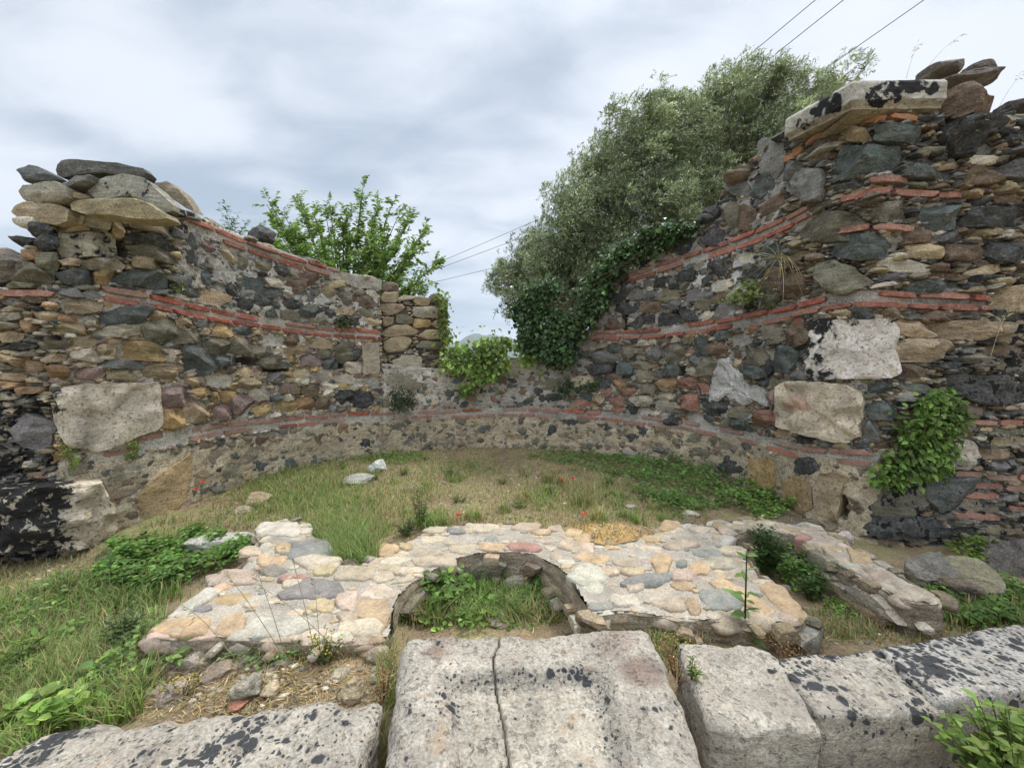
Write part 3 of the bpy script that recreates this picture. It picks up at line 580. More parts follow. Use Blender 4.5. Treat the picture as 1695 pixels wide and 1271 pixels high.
jamb([tuple(jl[0, :2]), tuple(jl[1, :2]), (jl[1, 0]-.02, 8.15)], 1.40, 2.72, [(630, 484, 658, 502, 'T'), (631, 502, 666, 523, 'T'), (631, 524, 650, 540, 'T'), (657, 520, 682, 538, 'O'), (639, 539, 692, 558, 'T'), (631, 558, 678, 585, 'T'), (684, 508, 731, 526, 'L'), (684, 527, 713, 544, 'Y'), (694, 545, 733, 562, 'T'), (691, 564, 733, 580, 'O'), (686, 491, 712, 507, 'T'), (713, 487, 731, 502, 'O'), (714, 530, 731, 543, 'T'), (660, 489, 684, 498, 'L')], 'jamb_masonry', 'dry stacked tan boulders of the left jamb', [(.14, .09, 20), (.09, .05, 30), (.05, .03, 60)])
jr = at_depth(np.array([874, 953]), np.array([600, 600]), np.array([7.75, 7.10]))
jamb([(jr[0, 0], 8.3), tuple(jr[0, :2]), tuple(jr[1, :2])], 1.40, 2.1, [(893, 588, 934, 608, 'T'), (936, 596, 953, 610, 'L'), (904, 560, 926, 574, 'L'), (928, 572, 952, 590, 'T')], 'jamb_masonry', 'pale blocks of the right jamb under the ivy', [(.2, .12, 20), (.12, .08, 30), (.06, .04, 50)])
pj = at_depth(np.array([953.5, 971.5, 971.5, 953.5]), np.array([547, 547, 617, 617]), 7.02); mb = MB()
pz = np.linspace(pj[2, 2], pj[0, 2], 22); an = np.linspace(0, 2*pi, 24, endpoint=False); c = np.cos(an); s_ = np.sin(an); r = (np.abs(c)**5+np.abs(s_)**5)**(-.2); w = (pj[1, 0]-pj[0, 0])/2
ring = np.stack([np.stack([(pj[0, 0]+pj[1, 0])/2+w*r*c, 7.08+.10*r*s_, np.full(24, q)], -1) for q in pz]); ring[..., :2] += .012*fbm(ring*12, 3)[..., None]
i = (np.arange(21)[:, None]*24+np.arange(24)[None]).reshape(-1); j = (np.arange(21)[:, None]*24+(np.arange(24)[None]+1) % 24).reshape(-1)
mb.add(ring.reshape(-1, 3), [np.stack([i, j, j+24, i+24], 1), np.arange(24)[None]+21*24], (.40, .32, .20)); tag(mb.build('jamb_post', M_MARB, wall, origin=ring.mean((0, 1)), smooth=50), 'upright tan stone post at the right jamb')
# ---- moulded cornice block on the right pier
def sweep(mb, P, prof_, col, lich, res=.02, sag=None):
    """P: plan polyline (x, y, z) of the front arris; prof_: (out, up) pairs."""
    P = np.array(P, float); L = np.r_[0, np.cumsum(np.linalg.norm(np.diff(P, axis=0), axis=1))]; n = int(L[-1]/res); t = np.unique(np.r_[np.linspace(0, L[-1], n), L]); Q = np.stack([np.interp(t, L, P[:, k]) for k in range(3)], 1)
    T = np.diff(P[:, :2], axis=0); T /= np.linalg.norm(T, axis=1, keepdims=True); nn = np.stack([T[:, 1], -T[:, 0]], 1); N = np.zeros((len(t), 2))
    for k, a in enumerate(t):
        j = min(np.searchsorted(L, a, 'right')-1, len(T)-1); v = nn[j].copy()
        for m in range(1, len(L)-1):
            if abs(a-L[m]) < 1e-9: b = nn[m-1]+nn[m]; v = b/(b@b)*2
        N[k] = v
    pr = resamp_open(np.array(prof_), .018); V = np.stack([np.stack([Q[:, 0]+N[:, 0]*o, Q[:, 1]+N[:, 1]*o, Q[:, 2]+u], -1) for o, u in pr], 1)
    V = V+.022*fbm(V*7, 4, 3)[..., None]*np.array([1, 1, .8])+.010*fbm(V*26, 3, 5)[..., None]
    a, b = V.shape[:2]; i = (np.arange(a-1)[:, None]*b+np.arange(b-1)[None]).reshape(-1); mb.add(V.reshape(-1, 3), [np.stack([i, i+1, i+b+1, i+b], 1), np.arange(b)[None], (np.arange(b)+(a-1)*b)[None]], col, lich)
def resamp_open(p, step):
    L = np.r_[0, np.cumsum(np.hypot(*np.diff(p, axis=0).T))]; t = np.unique(np.r_[np.arange(0, L[-1], step), L]); return np.stack([np.interp(t, L, p[:, 0]), np.interp(t, L, p[:, 1])], 1)
c0, c1, c2 = at_depth(1306, 205, 4.42), at_depth(1411, 152, 3.72), at_depth(1559, 150, 3.70)
zc = 3.90; mb = MB(); sweep(mb, [(c0[0], c0[1], zc+.11), (c1[0], c1[1], zc), (c2[0], c2[1], zc)], [(-.6, -.10), (-.06, -.10), (.0, -.095), (.0, -.07), (.025, -.05), (.045, -.035), (.045, .11), (.02, .142), (-.6, .15), (-.6, -.10)], (.43, .40, .34), .2)
V = mb.v[0]; d = V-EYE; k = d@FW; u = CX+FPX*(d@RT)/k; v = CY-FPX*(d@UP)/k
blob = lambda a, b, ra, rb: ss(1.25, .6, np.hypot((u-a)/ra, (v-b)/rb))
mb.l[0] = np.clip(-.0+.80*np.maximum.reduce([blob(1452, 160, 26, 22), blob(1500, 143, 55, 16), blob(1485, 160, 14, 14), blob(1375, 170, 26, 24), blob(1352, 186, 14, 10), blob(1540, 145, 20, 14), blob(1330, 205, 22, 14)*.8]), 0, 1)
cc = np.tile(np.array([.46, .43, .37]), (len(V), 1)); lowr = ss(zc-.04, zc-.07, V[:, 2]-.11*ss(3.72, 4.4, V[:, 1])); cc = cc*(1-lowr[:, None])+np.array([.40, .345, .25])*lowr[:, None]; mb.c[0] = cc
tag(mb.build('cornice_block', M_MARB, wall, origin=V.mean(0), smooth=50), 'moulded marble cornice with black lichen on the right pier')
# ================================================================== GROUND
FT = .08        # top of the low mortared foundations
GP = np.array([(0, 5, 0), (0, 7, 0), (-2, 6, 0), (2, 6, 0), (-1, 4, 0), (.6, 3.9, .03), (1, 4, .02), (2.6, 5, -.02), (-2.6, 5, -.02), (-.4, 3.6, .04), (.75, 3.5, .06), (-3, 4.4, -.05), (-3.4, 3.9, -.10), (-4.2, 3.3, -.30), (-5.5, 3.1, -.3), (-3, 3.2, -.16), (-2.6, 2.5, -.2), (-2.0, 2.6, -.08), (-2.1, 1.8, -.14), (-3.5, 2, -.25), (-1.75, 3.3, -.02), (-1.3, 3.5, .04), (-1.1, 3.2, .05), (-1.0, 3.3, .05),
  (-1.2, 1.95, .0), (-1.4, 1.93, .0), (-1.0, 1.92, .01), (-.8, 1.92, .01), (-.65, 1.9, 0), (-1.6, 1.95, -.04), (-.8, 1.8, .01), (-1.1, 1.65, .0), (-.6, 1.7, -.02), (0, 2.6, -.22), (.1, 2.2, -.2), (.3, 2.45, -.22), (-.35, 2.3, -.15), (.7, 2.0, -.02), (1.0, 1.95, -.02), (1.75, 2.95, -.2), (1.9, 2.45, -.17), (1.65, 2.2, -.08), (2.3, 2.2, -.12), (2.9, 2.8, -.22), (3.6, 3.3, -.24), (2.95, 3.5, -.18), (2.4, 3.5, -.02), (5, 3, -.25), (2.5, 1.7, -.1), (-2.5, 1.3, -.1), (-1.9, 1.55, -.04),
  (-2, .8, -.35), (0, .8, -.35), (2, .8, -.35), (3.5, 1.5, -.2), (-4, 1, -.25), (0, -3, -.4), (-8, 0, -.4), (8, 0, -.4), (-7, 9, 0), (7, 9, 0), (0, 10, .2), (0, 16, -.2), (-12, 14, 0), (12, 14, 0)], float)
def gh(x, y):
    x, y = np.broadcast_arrays(np.asarray(x, float), np.asarray(y, float)); num = 0; den = 0
    for a, b, c in GP:
        w = 1/((x-a)**2+(y-b)**2+.03)**2; num = num+w*c; den = den+w
    h = num/den; near = ss(14, 8, np.hypot(x, y-4)); far = np.hypot(x, y)
    return h+near*(.028*fbm(p3(x*1.7, y*1.7, 1), 3)+.008*fbm(p3(x*9, y*9, 2), 3))*ss(.0, .5, far)-ss(30, 400, far)*2.0
def gpt(u, v):
    z = np.zeros(np.shape(u))
    for _ in range(6): p = at_z(u, v, z); z = gh(p[..., 0], p[..., 1])
    return at_z(u, v, z)
def lines(c, lo, hi, step, far):
    a = np.arange(lo, hi+1e-6, step); g = step*np.cumprod(np.full(60, 1.17)); g = np.cumsum(g); g = g[g < far]; return np.r_[(lo-g)[::-1], a, hi+g]
xs = lines(0, -5, 4.6, .028, 3000); ys = lines(0, .8, 7.6, .028, 5000); X, Y = np.meshgrid(xs, ys); Z = gh(X, Y)
Vg = np.stack([X, Y, Z], -1); nx = len(xs); i = (np.arange(len(ys)-1)[:, None]*nx+np.arange(nx-1)[None]).reshape(-1)
soil = np.array([.26, .195, .12]); n1 = fbm(p3(X*.9, Y*.9, 5), 4)[..., None]; n2 = fbm(p3(X*4, Y*4, 6), 4)[..., None]; n3 = fbm(p3(X*16, Y*16, 8), 3)[..., None]
gc = soil*(1+.30*n1+.35*n2+.25*n3)
gm = ss(-.05, .35, n2+.6*n1); gc = gc*(1-.55*gm)+np.array([.21, .215, .085])*.55*gm
def gpatch(u, v, r, col, a=1.0):
    global gc
    p = gpt(np.array(float(u)), np.array(float(v))); w = a*ss(1.0, .3, np.hypot(X-p[0], Y-p[1])/r+.5*fbm(p3(X*4, Y*4, u), 3))[..., None]; gc = gc*(1-w)+np.array(col)*w*(1+.25*n3+.15*n2)
gpatch(1020, 885, .42, (.46, .29, .12), .95); gpatch(880, 800, 1.0, (.26, .19, .12), .6); gpatch(820, 765, .9, (.17, .125, .085), .8); gpatch(700, 850, .5, (.25, .19, .12), .5)
gpatch(450, 1120, .35, (.20, .115, .06), .7); gpatch(560, 1130, .25, (.30, .21, .12), .8); gpatch(1400, 1030, .4, (.28, .22, .13), .8); gpatch(330, 1120, .25, (.16, .085, .045), .7); gpatch(1330, 870, .5, (.14, .115, .085), .8); gpatch(120, 960, .6, (.14, .12, .085), .8)
m, nt = new_mat('dry_earth'); N = NT(nt); out = N.n('ShaderNodeOutputMaterial'); bs = N.n('ShaderNodeBsdfPrincipled'); bs.inputs['Roughness'].default_value = .95; bs.inputs['Specular IOR Level'].default_value = .1; N.l(bs.outputs[0], out.inputs[0])
pos = N.n('ShaderNodeNewGeometry').outputs['Position']; col = N.n('ShaderNodeAttribute', attribute_name='col').outputs['Color']
f1, f2 = N.noise(pos, 55, 6, .65), N.noise(pos, 160, 3, .7)
x = N.scale(col, N.mapr(f1, .25, .75, .55, 1.45)); x = N.mix(N.mapr(f2, .6, .66, 0, .55), x, (.42, .36, .27)); x = N.mix(N.mapr(N.noise(pos, 90, 4, .6), .60, .68, 0, .55), x, (.06, .042, .028)); N.l(x, bs.inputs['Base Color'])
b = N.n('ShaderNodeBump'); b.inputs['Strength'].default_value = .9; b.inputs['Distance'].default_value = .012; N.l(N.math('ADD', f1, N.math('MULTIPLY', f2, .4)), b.inputs['Height']); N.l(b.outputs[0], bs.inputs['Normal']); M_GROUND = m
g = MB(); g.add(Vg.reshape(-1, 3), np.stack([i, i+1, i+nx+1, i+nx], 1), gc.reshape(-1, 3)); tag(g.build('ground', M_GROUND, smooth=180), 'dry earth floor', kind='structure')
# distant mountain ridge seen through the breach
hx = np.linspace(-1500, 1500, 220); ry = np.linspace(0, 1, 14); HX, RY = np.meshgrid(hx, ry)
prf = 225*np.exp(-((hx+190)/260)**2)+150*np.exp(-((hx-320)/330)**2)+110*np.exp(-((hx+620)/350)**2)+14*fbm(p3(hx*.012, 0, 3), 4)
HZ = (prf[None]*(1-np.abs(RY*2-1)**1.4))*(1+.15*fbm(p3(HX*.01, RY*4, 5), 4))-6; HY = 3000+(RY-.5)*900
i = (np.arange(13)[:, None]*220+np.arange(219)[None]).reshape(-1); hb = MB(); hb.add(np.stack([HX, HY, HZ], -1).reshape(-1, 3), np.stack([i, i+1, i+221, i+220], 1), (.10, .12, .07))
tag(hb.build('hills', M_GROUND, smooth=180), 'distant mountain ridge', kind='structure')
hz_ = MB(); bx = np.array([[x, y, z] for z in (-12, 330) for y in (-60, 4200) for x in (-2600, 2600)], float); hz_.add(bx, np.array([[0, 2, 3, 1], [4, 5, 7, 6], [0, 1, 5, 4], [2, 6, 7, 3], [0, 4, 6, 2], [1, 3, 7, 5]]))
m, nt = new_mat('air'); N = NT(nt); o_ = N.n('ShaderNodeOutputMaterial'); pv = N.n('ShaderNodeVolumePrincipled'); pv.inputs['Color'].default_value = (.78, .86, .95, 1); pv.inputs['Density'].default_value = .0002; N.l(pv.outputs[0], o_.inputs['Volume'])
tag(hz_.build('haze', m), 'thin haze in the distance', kind='stuff')
# ================================================================== LOW FOUNDATIONS
def at_uv(x, y, z):
    d = np.array([x, y, z])-EYE; return CX+FPX*(d@RT)/(d@FW), CY-FPX*(d@UP)/(d@FW)
def foundation(name, lab, cat, outline, zt, zb, big, classes, wts, origin_uv, seed, slope=(0, 0)):
    po = np.array(outline, float); q = at_z(po[:, 0], po[:, 1], zt)[:, :2]; q = ccw(resamp(q, 160)); q = q+.012*fbm(p3(q[:, 0]*6, q[:, 1]*6, seed), 3)[:, None]; o = q.mean(0)
    root = thing(name, (o[0], o[1], zb), lab, cat); rng = np.random.default_rng(seed)
    zf = lambda x, y: zt+.018*fbm(p3(x*1.6, y*1.6, seed), 3)+slope[0]*(x-o[0])+slope[1]*(y-o[1])
    mp = lambda a, b, d: np.stack(np.broadcast_arrays(a, b, zf(a, b)+d), -1)
    ras = Raster(q[:, 0].min()-.05, q[:, 0].max()+.05, q[:, 1].min()-.05, q[:, 1].max()+.05, .006); GX, GY = np.meshgrid(ras.gx, ras.gy); ins = hull_mask(q, GX, GY)
    top_ = MB(); nb = 0
    for b in big:
        if isinstance(b, tuple): bp, c = resamp(np.array(b[0], float), 30), b[1]
        else:
            a = b.split(); bp, c = boxpoly(tuple(map(float, a[:4])), 30, rng, rng.uniform(2.2, 3.4)), a[4]
        p = ccw(at_z(bp[:, 0], bp[:, 1], zt)[:, :2]); ras.mark(p); mb = MB()
        cc = np.array(c) if not isinstance(c, str) else PAV[c]
        stones(mb, mp, p[None], .03, vary([cc], rng, .08), 0, back=.15 if bp[:, 1].max() > 1004 or (name == 'low_wall') else .07, base=-.004, rings=FINE, q=2.6, K=3, tilt=.05, facet=.10, nz=.5, nf=13, rng=rng)
        mb.build('paving_stone', M_PAVE, root, origin=mb.v[0].mean(0), smooth=45)
    A = ras.pack(ins, classes, rng, tol=.98, frac=.55); P = pack_polys(A, 20, rng, .06); c = PAVC[rng.choice(len(PAVC), len(A), p=wts)]
    stones(top_, mp, P, rng.uniform(.010, .02, len(A)), vary(c, rng, .1), 0, back=.06, base=rng.normal(-.004, .003, len(A)), rings=(1, .96, .88, .7, .4), q=2.4, K=3, tilt=.06, facet=.15, nz=.35, nf=16, rng=rng)
    # edge stones along the outline
    Lq = np.r_[0, np.cumsum(np.hypot(*np.diff(np.vstack([q, q[:1]]), axis=0).T))]; t = 0; E = []
    while t < Lq[-1]:
        sz = rng.uniform(.05, .11); x = np.interp(t+sz, Lq, np.r_[q[:, 0], q[0, 0]]); y = np.interp(t+sz, Lq, np.r_[q[:, 1], q[0, 1]]); x2 = np.interp(t+sz+.02, Lq, np.r_[q[:, 0], q[0, 0]]); y2 = np.interp(t+sz+.02, Lq, np.r_[q[:, 1], q[0, 1]]); a = math.atan2(y2-y, x2-x); ins_ = rng.uniform(.03, .055); pv_ = at_uv(x, y, zt); nic = 640 < pv_[0] < 985 and pv_[1] > 905; ins_ += .05*nic; x -= sin(a)*ins_*-1*-1; y += cos(a)*ins_; E.append((x, y, sz, a)); t += 2*sz*rng.uniform(.95, 1.25)
    E = np.array(E); hz = rng.uniform(.035, .062, len(E)); rocks(top_, np.stack([E[:, 0], E[:, 1], zf(E[:, 0], E[:, 1])-hz*.80+rng.normal(0, .004, len(E))], 1), np.stack([E[:, 2]*1.12, rng.uniform(.055, .085, len(E)), hz], 1), np.stack([rng.normal(0, .06, len(E)), rng.normal(0, .06, len(E)), E[:, 3]], 1), vary(np.array([PAV[k] for k in 'ctopw'])[rng.integers(0, 5, len(E))], rng, .1), 0, n=8, K=12, rng=rng, lo=.8)
    tag(top_.build('rubble_paving', M_PAVE, root, origin=(*o, zt), smooth=45), kind='stuff')
    # mortar: top sheet + sides
    st = .012; gx, gy = np.arange(q[:, 0].min(), q[:, 0].max(), st), np.arange(q[:, 1].min(), q[:, 1].max(), st); a, b = np.meshgrid(gx, gy); k = hull_mask(q-(q-o)*.012, a, b)
    qd = k[:-1, :-1] & k[1:, :-1] & k[:-1, 1:] & k[1:, 1:]; i = (np.nonzero(qd)[0]*len(gx)+np.nonzero(qd)[1]); z = zf(a, b)+.006*fbm(p3(a*14, b*14, 3), 3)+.004*fbm(p3(a*45, b*45, 3), 2)
    mo = MB(); mo.add(np.stack([a, b, z], -1).reshape(-1, 3), np.stack([i, i+1, i+len(gx)+1, i+len(gx)], 1), (.36, .32, .26))
    Q = Surf(q[::-1], closed=True, amp=.02, seed=seed, step=.015, smooth=2)
    cs = np.linspace(0, Q.len, int(Q.len/.015)); zz = np.linspace(0, 1, 24); a, b = np.meshgrid(cs, zz); xy = Q(a, 0*a, 0, False); b = zb+b*(zf(xy[..., 0], xy[..., 1])-zb); f = Q(a, b, -.015+.012*fbm(p3(a*10, b*10, 1), 3)); n = len(cs)
    i = (np.arange(23)[:, None]*n+np.arange(n-1)[None]).reshape(-1); mo.build('mortar_bed', M_PMOR, root, origin=(*o, zt), smooth=180); f = f+.012*fbm(f*np.array([8, 8, 40.]), 3)[..., None]*np.array([1, 1, 0]); sf = MB(); sf.add(f.reshape(-1, 3), np.stack([i, i+1, i+n+1, i+n], 1), np.array([.33, .275, .20])*(1+.3*fbm(f.reshape(-1, 3)*np.array([3, 3, 14.]), 3))[:, None]); sf.build('side_face', M_BOULD, root, origin=(*o, zt), smooth=180)
    r2 = Raster(0, Q.len, zb, zt, .008); A = r2.pack(np.ones(r2.occ.shape, bool), [(.24, .12, 20), (.18, .1, 40), (.13, .08, 60), (.09, .06, 90), (.05, .04, 150)], rng, frac=.34); P = pack_polys(A, 16, rng); c, _ = pick_cols(dict(O=.2, T=.4, B=.1, L=.3), len(A), rng)
    sd = MB(); stones(sd, Q, P, rng.uniform(.004, .016, len(A)), c*.85, 0, back=.08, base=-.008, rings=(1, .95, .82, .5), q=3.5, K=4, tilt=.2, facet=.4, rng=rng)
    tag(sd.build('side_rubble', M_RUB, root, origin=(*o, zt), smooth=40), kind='stuff'); return root
PAV = dict(c=np.array([.48, .405, .295]), o=np.array([.46, .335, .20]), p=np.array([.46, .365, .27]), g=np.array([.24, .235, .21]), r=np.array([.37, .215, .165]), y=np.array([.47, .38, .23]), m=np.array([.37, .305, .26]), d=np.array([.24, .205, .17]), t=np.array([.43, .36, .26]), w=np.array([.47, .43, .34]))
PAV = {k: v*.92 for k, v in PAV.items()}
PAVC = np.array([PAV[k] for k in 'copgtwym'])
FCL = [(.22, .14, 10), (.17, .11, 30), (.13, .085, 50), (.10, .07, 80), (.07, .05, 120), (.045, .035, 160)]
foundation('altar_foundation', 'low mortared foundation with a round niche, its top paved with cream and pink stones', 'foundation',
  [(240, 1050), (275, 1028), (340, 985), (395, 938), (432, 902), (425, 878), (470, 858), (508, 868), (525, 905), (552, 932), (588, 940), (622, 926), (660, 905), (700, 882), (760, 868), (850, 866), (920, 878), (970, 895), (1005, 906), (1060, 896), (1090, 882), (1130, 866), (1182, 872), (1198, 892), (1217, 912), (1252, 950), (1290, 975), (1332, 1010), (1320, 1028), (1240, 1030), (1140, 1026), (1040, 1012), (985, 1018), (965, 990), (945, 958), (920, 936), (880, 917), (800, 914), (758, 920), (715, 946), (682, 966), (658, 988), (642, 1030), (648, 1056), (560, 1066), (430, 1062), (300, 1058)],
  FT, -.34, ["473 960 565 994 g", "470 895 545 928 g", "432 936 476 953 d", "464 953 512 966 r", "430 920 475 938 o", "455 900 485 918 o", "490 920 560 945 c", "520 937 558 955 y", "556 938 620 963 c", "616 948 652 966 p", "512 994 550 1017 y", "555 982 588 1012 p", ([(582, 1020), (590, 995), (640, 992), (648, 1020), (640, 1042), (600, 1030)], 'o'), ([(556, 1052), (562, 1034), (630, 1026), (638, 1040), (624, 1058)], 'c'), ([(402, 1042), (420, 1028), (510, 1022), (520, 1042), (470, 1060), (412, 1060)], 'w'), ([(352, 1052), (366, 1030), (402, 1010), (408, 1030), (396, 1058)], 'o'), ([(244, 1048), (270, 1032), (330, 1018), (352, 1026), (342, 1056), (300, 1058)], 'o'), "345 942 420 966 p", "372 946 408 962 o", ([(276, 1022), (300, 1000), (350, 970), (368, 975), (350, 992), (300, 1018)], 'w'), "398 905 430 922 p", "430 862 500 888 w", "470 955 500 975 c", "560 1015 590 1040 t", "625 902 658 920 o", "660 898 684 910 o", "700 870 740 884 c", "770 866 822 884 c", "738 874 770 884 g", "850 866 890 882 t", "908 872 932 882 t", "935 876 962 890 o", "926 896 970 914 p", "880 878 915 888 o", "952 886 980 902 o", "845 900 895 916 r", "690 920 750 940 c", "1080 918 1112 952 o", "1110 946 1150 966 p", "1142 932 1176 955 o", "1120 932 1136 944 g", "996 938 1022 956 p", "960 900 985 920 p", "1030 940 1065 955 y", ([(936, 955), (960, 934), (996, 940), (1012, 955), (985, 975), (960, 972)], 'w'), ([(1250, 968), (1268, 962), (1300, 975), (1330, 1005), (1322, 1028), (1290, 1012)], 'o'), ([(1172, 966), (1190, 958), (1240, 980), (1290, 1012), (1270, 1024), (1200, 990)], 'o'), "1010 985 1060 1006 w", "1085 988 1140 1014 t", "1134 990 1160 1020 o", "1162 980 1230 1012 g", "1160 925 1230 945 c", "1190 905 1232 922 t", "1094 864 1132 880 o", "1140 872 1180 884 c", "1190 888 1216 902 w", "1100 894 1160 912 t", "1064 888 1092 900 o", "1130 900 1156 908 p", "1036 952 1110 975 g", "1035 965 1065 982 t"],
  FCL, [.32, .13, .06, .06, .27, .12, .02, .02], None, 21)
foundation('low_wall', 'narrow low wall of mortared rubble curving off to the right of the paved foundation', 'wall',
  [(1184, 868), (1230, 858), (1290, 862), (1350, 874), (1400, 900), (1450, 930), (1510, 962), (1556, 988), (1545, 996), (1506, 992), (1460, 968), (1400, 938), (1350, 905), (1310, 884), (1250, 872), (1200, 880)],
  FT, -.32, [([(1400, 906), (1440, 918), (1446, 934), (1410, 930)], 'o'), ([(1420, 932), (1470, 946), (1486, 964), (1450, 962)], 'p'), "1318 884 1344 896 r", ([(1360, 910), (1396, 916), (1404, 930), (1380, 928)], 't'), ([(1478, 962), (1520, 972), (1552, 990), (1510, 990)], 'c'), "1240 862 1280 872 t"], FCL[1:], [.32, .13, .06, .06, .27, .12, .02, .02], None, 31)
# ================================================================== THRESHOLD BLOCKS
def slab(name, lab, cat, top4, zt, h, res, col, lichf, shape=None, seed=0, under=.0, nz=1.0, rnd=.05, grow=.0):
    unit_ = lambda v: v/np.linalg.norm(v, axis=1, keepdims=True)
    """top4: near-left, near-right, far-right, far-left corners of the top (x, y)."""
    q = np.array(top4, float); q = q+unit_(q-q.mean(0))*grow; w = np.linalg.norm(q[1]-q[0]); l = np.linalg.norm(q[3]-q[0]); nu, nv, nw = int(w/res), int(l/res), int(h/res)
    def sheet(A, B, C):
        """unit box coordinates to world, edges rounded."""
        P = np.stack([A*w, B*l, C*h], -1); lo = np.array([rnd]*3); hi = np.array([w, l, h])-rnd; c = np.clip(P, lo, np.maximum(hi, lo)); c[..., 2] = np.maximum(c[..., 2], np.minimum(P[..., 2], .0+rnd)); d = P-c; n = np.linalg.norm(d, axis=-1, keepdims=True); P = c+np.where(n > 1e-9, d/np.maximum(n, 1e-9)*np.minimum(n, rnd), 0)
        a, b, zc_ = P[..., 0]/w, P[..., 1]/l, P[..., 2]
        xy = ((1-a)*(1-b))[..., None]*q[0]+(a*(1-b))[..., None]*q[1]+(a*b)[..., None]*q[2]+((1-a)*b)[..., None]*q[3]
        W_ = np.concatenate([xy, (zt-h+zc_)[..., None]], -1); cen = np.array([*q.mean(0), zt-h/2]); W_[..., :2] += (W_[..., :2]-cen[:2])*(-under*(1-C))[..., None]
        edge = ss(.0, .22, np.minimum.reduce([a, 1-a, b, 1-b]))
        e = W_-cen; nrm = e*np.array([1, 1, 2.0]); nrm /= np.linalg.norm(nrm, axis=-1, keepdims=True)
        rough = (.034*fbm(W_*2.6+seed, 3)*(1.5-edge)+.014*fbm(W_*11+seed, 3)+.006*fbm(W_*38+seed, 3))*nz
        W_ = W_+nrm*rough[..., None]
        if shape is not None: W_ = shape(W_, a, b, C)
        return W_, a, b
    mb = MB(); a, b = np.meshgrid(np.linspace(0, 1, nu), np.linspace(0, 1, nv)); c, d = np.meshgrid(np.linspace(0, 1, nw), np.linspace(0, 1, nv)); e, f = np.meshgrid(np.linspace(0, 1, nu), np.linspace(0, 1, nw))
    for A, B, C in ((a, b, np.ones_like(a)), (np.zeros_like(c), d, c), (np.ones_like(c), d, c), (e, np.zeros_like(e), f), (e, np.ones_like(e), f)):
        V, aa, bb = sheet(A, B, C); m_, n_ = A.shape; i = (np.arange(m_-1)[:, None]*n_+np.arange(n_-1)[None]).reshape(-1); cc, ll = lichf(V, aa, bb, C)
        mb.add(V.reshape(-1, 3), np.stack([i, i+1, i+n_+1, i+n_], 1), (np.array(col)*cc[..., None]).reshape(-1, 3) if cc.ndim == 2 else cc.reshape(-1, 3), np.clip(ll, 0, 1).ravel())
    return tag(mb.build(name, M_SLAB, None, origin=(*q.mean(0), zt-h), smooth=180), lab, cat, 'threshold blocks across the front')
xy = lambda u, v, z: tuple(at_z(np.array(float(u)), np.array(float(v)), z)[:2])
mcol = (.365, .33, .272)
def lf_left(V, a, b, C):
    n = fbm(V*2.2+3, 3); l = .49+.34*n+.12*ss(.5, .1, b); brown = ss(.25, .5, fbm(V*5+9, 3)); return (1-.25*brown+.1*n), l*ss(.3, .9, C)
slab('threshold_block', 'long pale marble block at the lower left, sloping, speckled with black lichen', 'stone block', [(-2.05, .78), (-.40, 1.0), xy(622, 1166, .2), xy(130, 1166, .2)], .20, .55, .011, mcol, lf_left, seed=4, nz=1.3,
     shape=lambda W_, a, b, C: W_+np.stack([0*a, (.06*fbm(p3(a*5, 0*a, 4), 3))*b, -.05*ss(.35, 0, a)*C-.03*ss(.85, 1, b)*C], -1))
def sh_mid(W_, a, b, C):
    wob = .03*fbm(p3(a*6, b*6, 2), 3); inner = ss(.17, .24, a+wob)*ss(.80, .70, a+wob)*ss(.66, .56, b+wob)
    W_ = W_.copy(); W_[..., 2] -= .05*inner*C; W_[..., 2] += .015*ss(.72, .9, a)*C
    yb = b; cx = .355+.0*yb+np.interp(yb, [0, .2, .45, .62, .78, .9, 1], [.045, .035, .02, .0, -.004, .02, .035])+.006*fbm(p3(yb*14, 0, 1), 3)-.0
    wd = np.interp(yb, [0, .55, .8, 1], [.0052, .005, .0042, .0032]); W_[..., 2] -= .030*ss(1.0, .35, np.abs(a-cx)/wd)*C; return W_
def lf_mid(V, a, b, C):
    n = fbm(V*3+1, 3); rim = np.exp(-((b-.63)/.05)**2)*ss(.2, .28, a)*ss(.78, .68, a)+.8*np.exp(-((a-.74)/.04)**2)*ss(.62, .5, b)+.6*np.exp(-((a-.20)/.05)**2)*ss(.7, .6, b)*ss(.3, .5, b)
    l = .22+.36*rim+.14*n; cx = .355+np.interp(b, [0, .2, .45, .62, .78, .9, 1], [.045, .035, .02, .0, -.004, .02, .035])+.006*fbm(p3(b*14, 0, 1), 3); crk = ss(1.0, .5, np.abs(a-cx)/.0042)*(C > .9); col = np.array(mcol)*(1+.12*n-.30*np.clip(rim, 0, 1))[..., None]
    red = (ss(.08, .03, np.hypot(a-.13, (b-.83)*.8)+.02*n)+ss(.10, .05, np.hypot((a-.90), (b-.58)*.6)+.03*n)+.7*ss(.12, .04, np.hypot((a-.83), (b-.85)*.7)+.05*n)+.5*ss(.1, .05, np.hypot(a-.16, (b-.95)*.8)+.03*n))
    red = np.clip(red, 0, 1)[..., None]*.75; warm = (ss(.62, .5, b)*ss(.2, .3, a)*ss(.75, .65, a))[..., None]
    col = col*(1-red)+np.array([.17, .11, .085])*red; col = col*(1-.45*warm)+np.array([.40, .365, .285])*warm*.45; col = col*(1-.9*crk)[..., None]; return col, l
slab('threshold_block', 'largest pale block in the middle of the front row, cracked, with a shallow recess', 'stone block', [xy(624, 1300, .25), xy(1188, 1300, .25), xy(1072, 1037, .25), xy(672, 1052, .25)], .25, .6, .006, mcol, lf_mid, shape=sh_mid, seed=1, rnd=.065)
def lf_a(V, a, b, C):
    n = fbm(V*3+8, 3); return 1+.12*n-.2*ss(.8, .2, C), .24+.2*n+.1*ss(.9, 1, b)
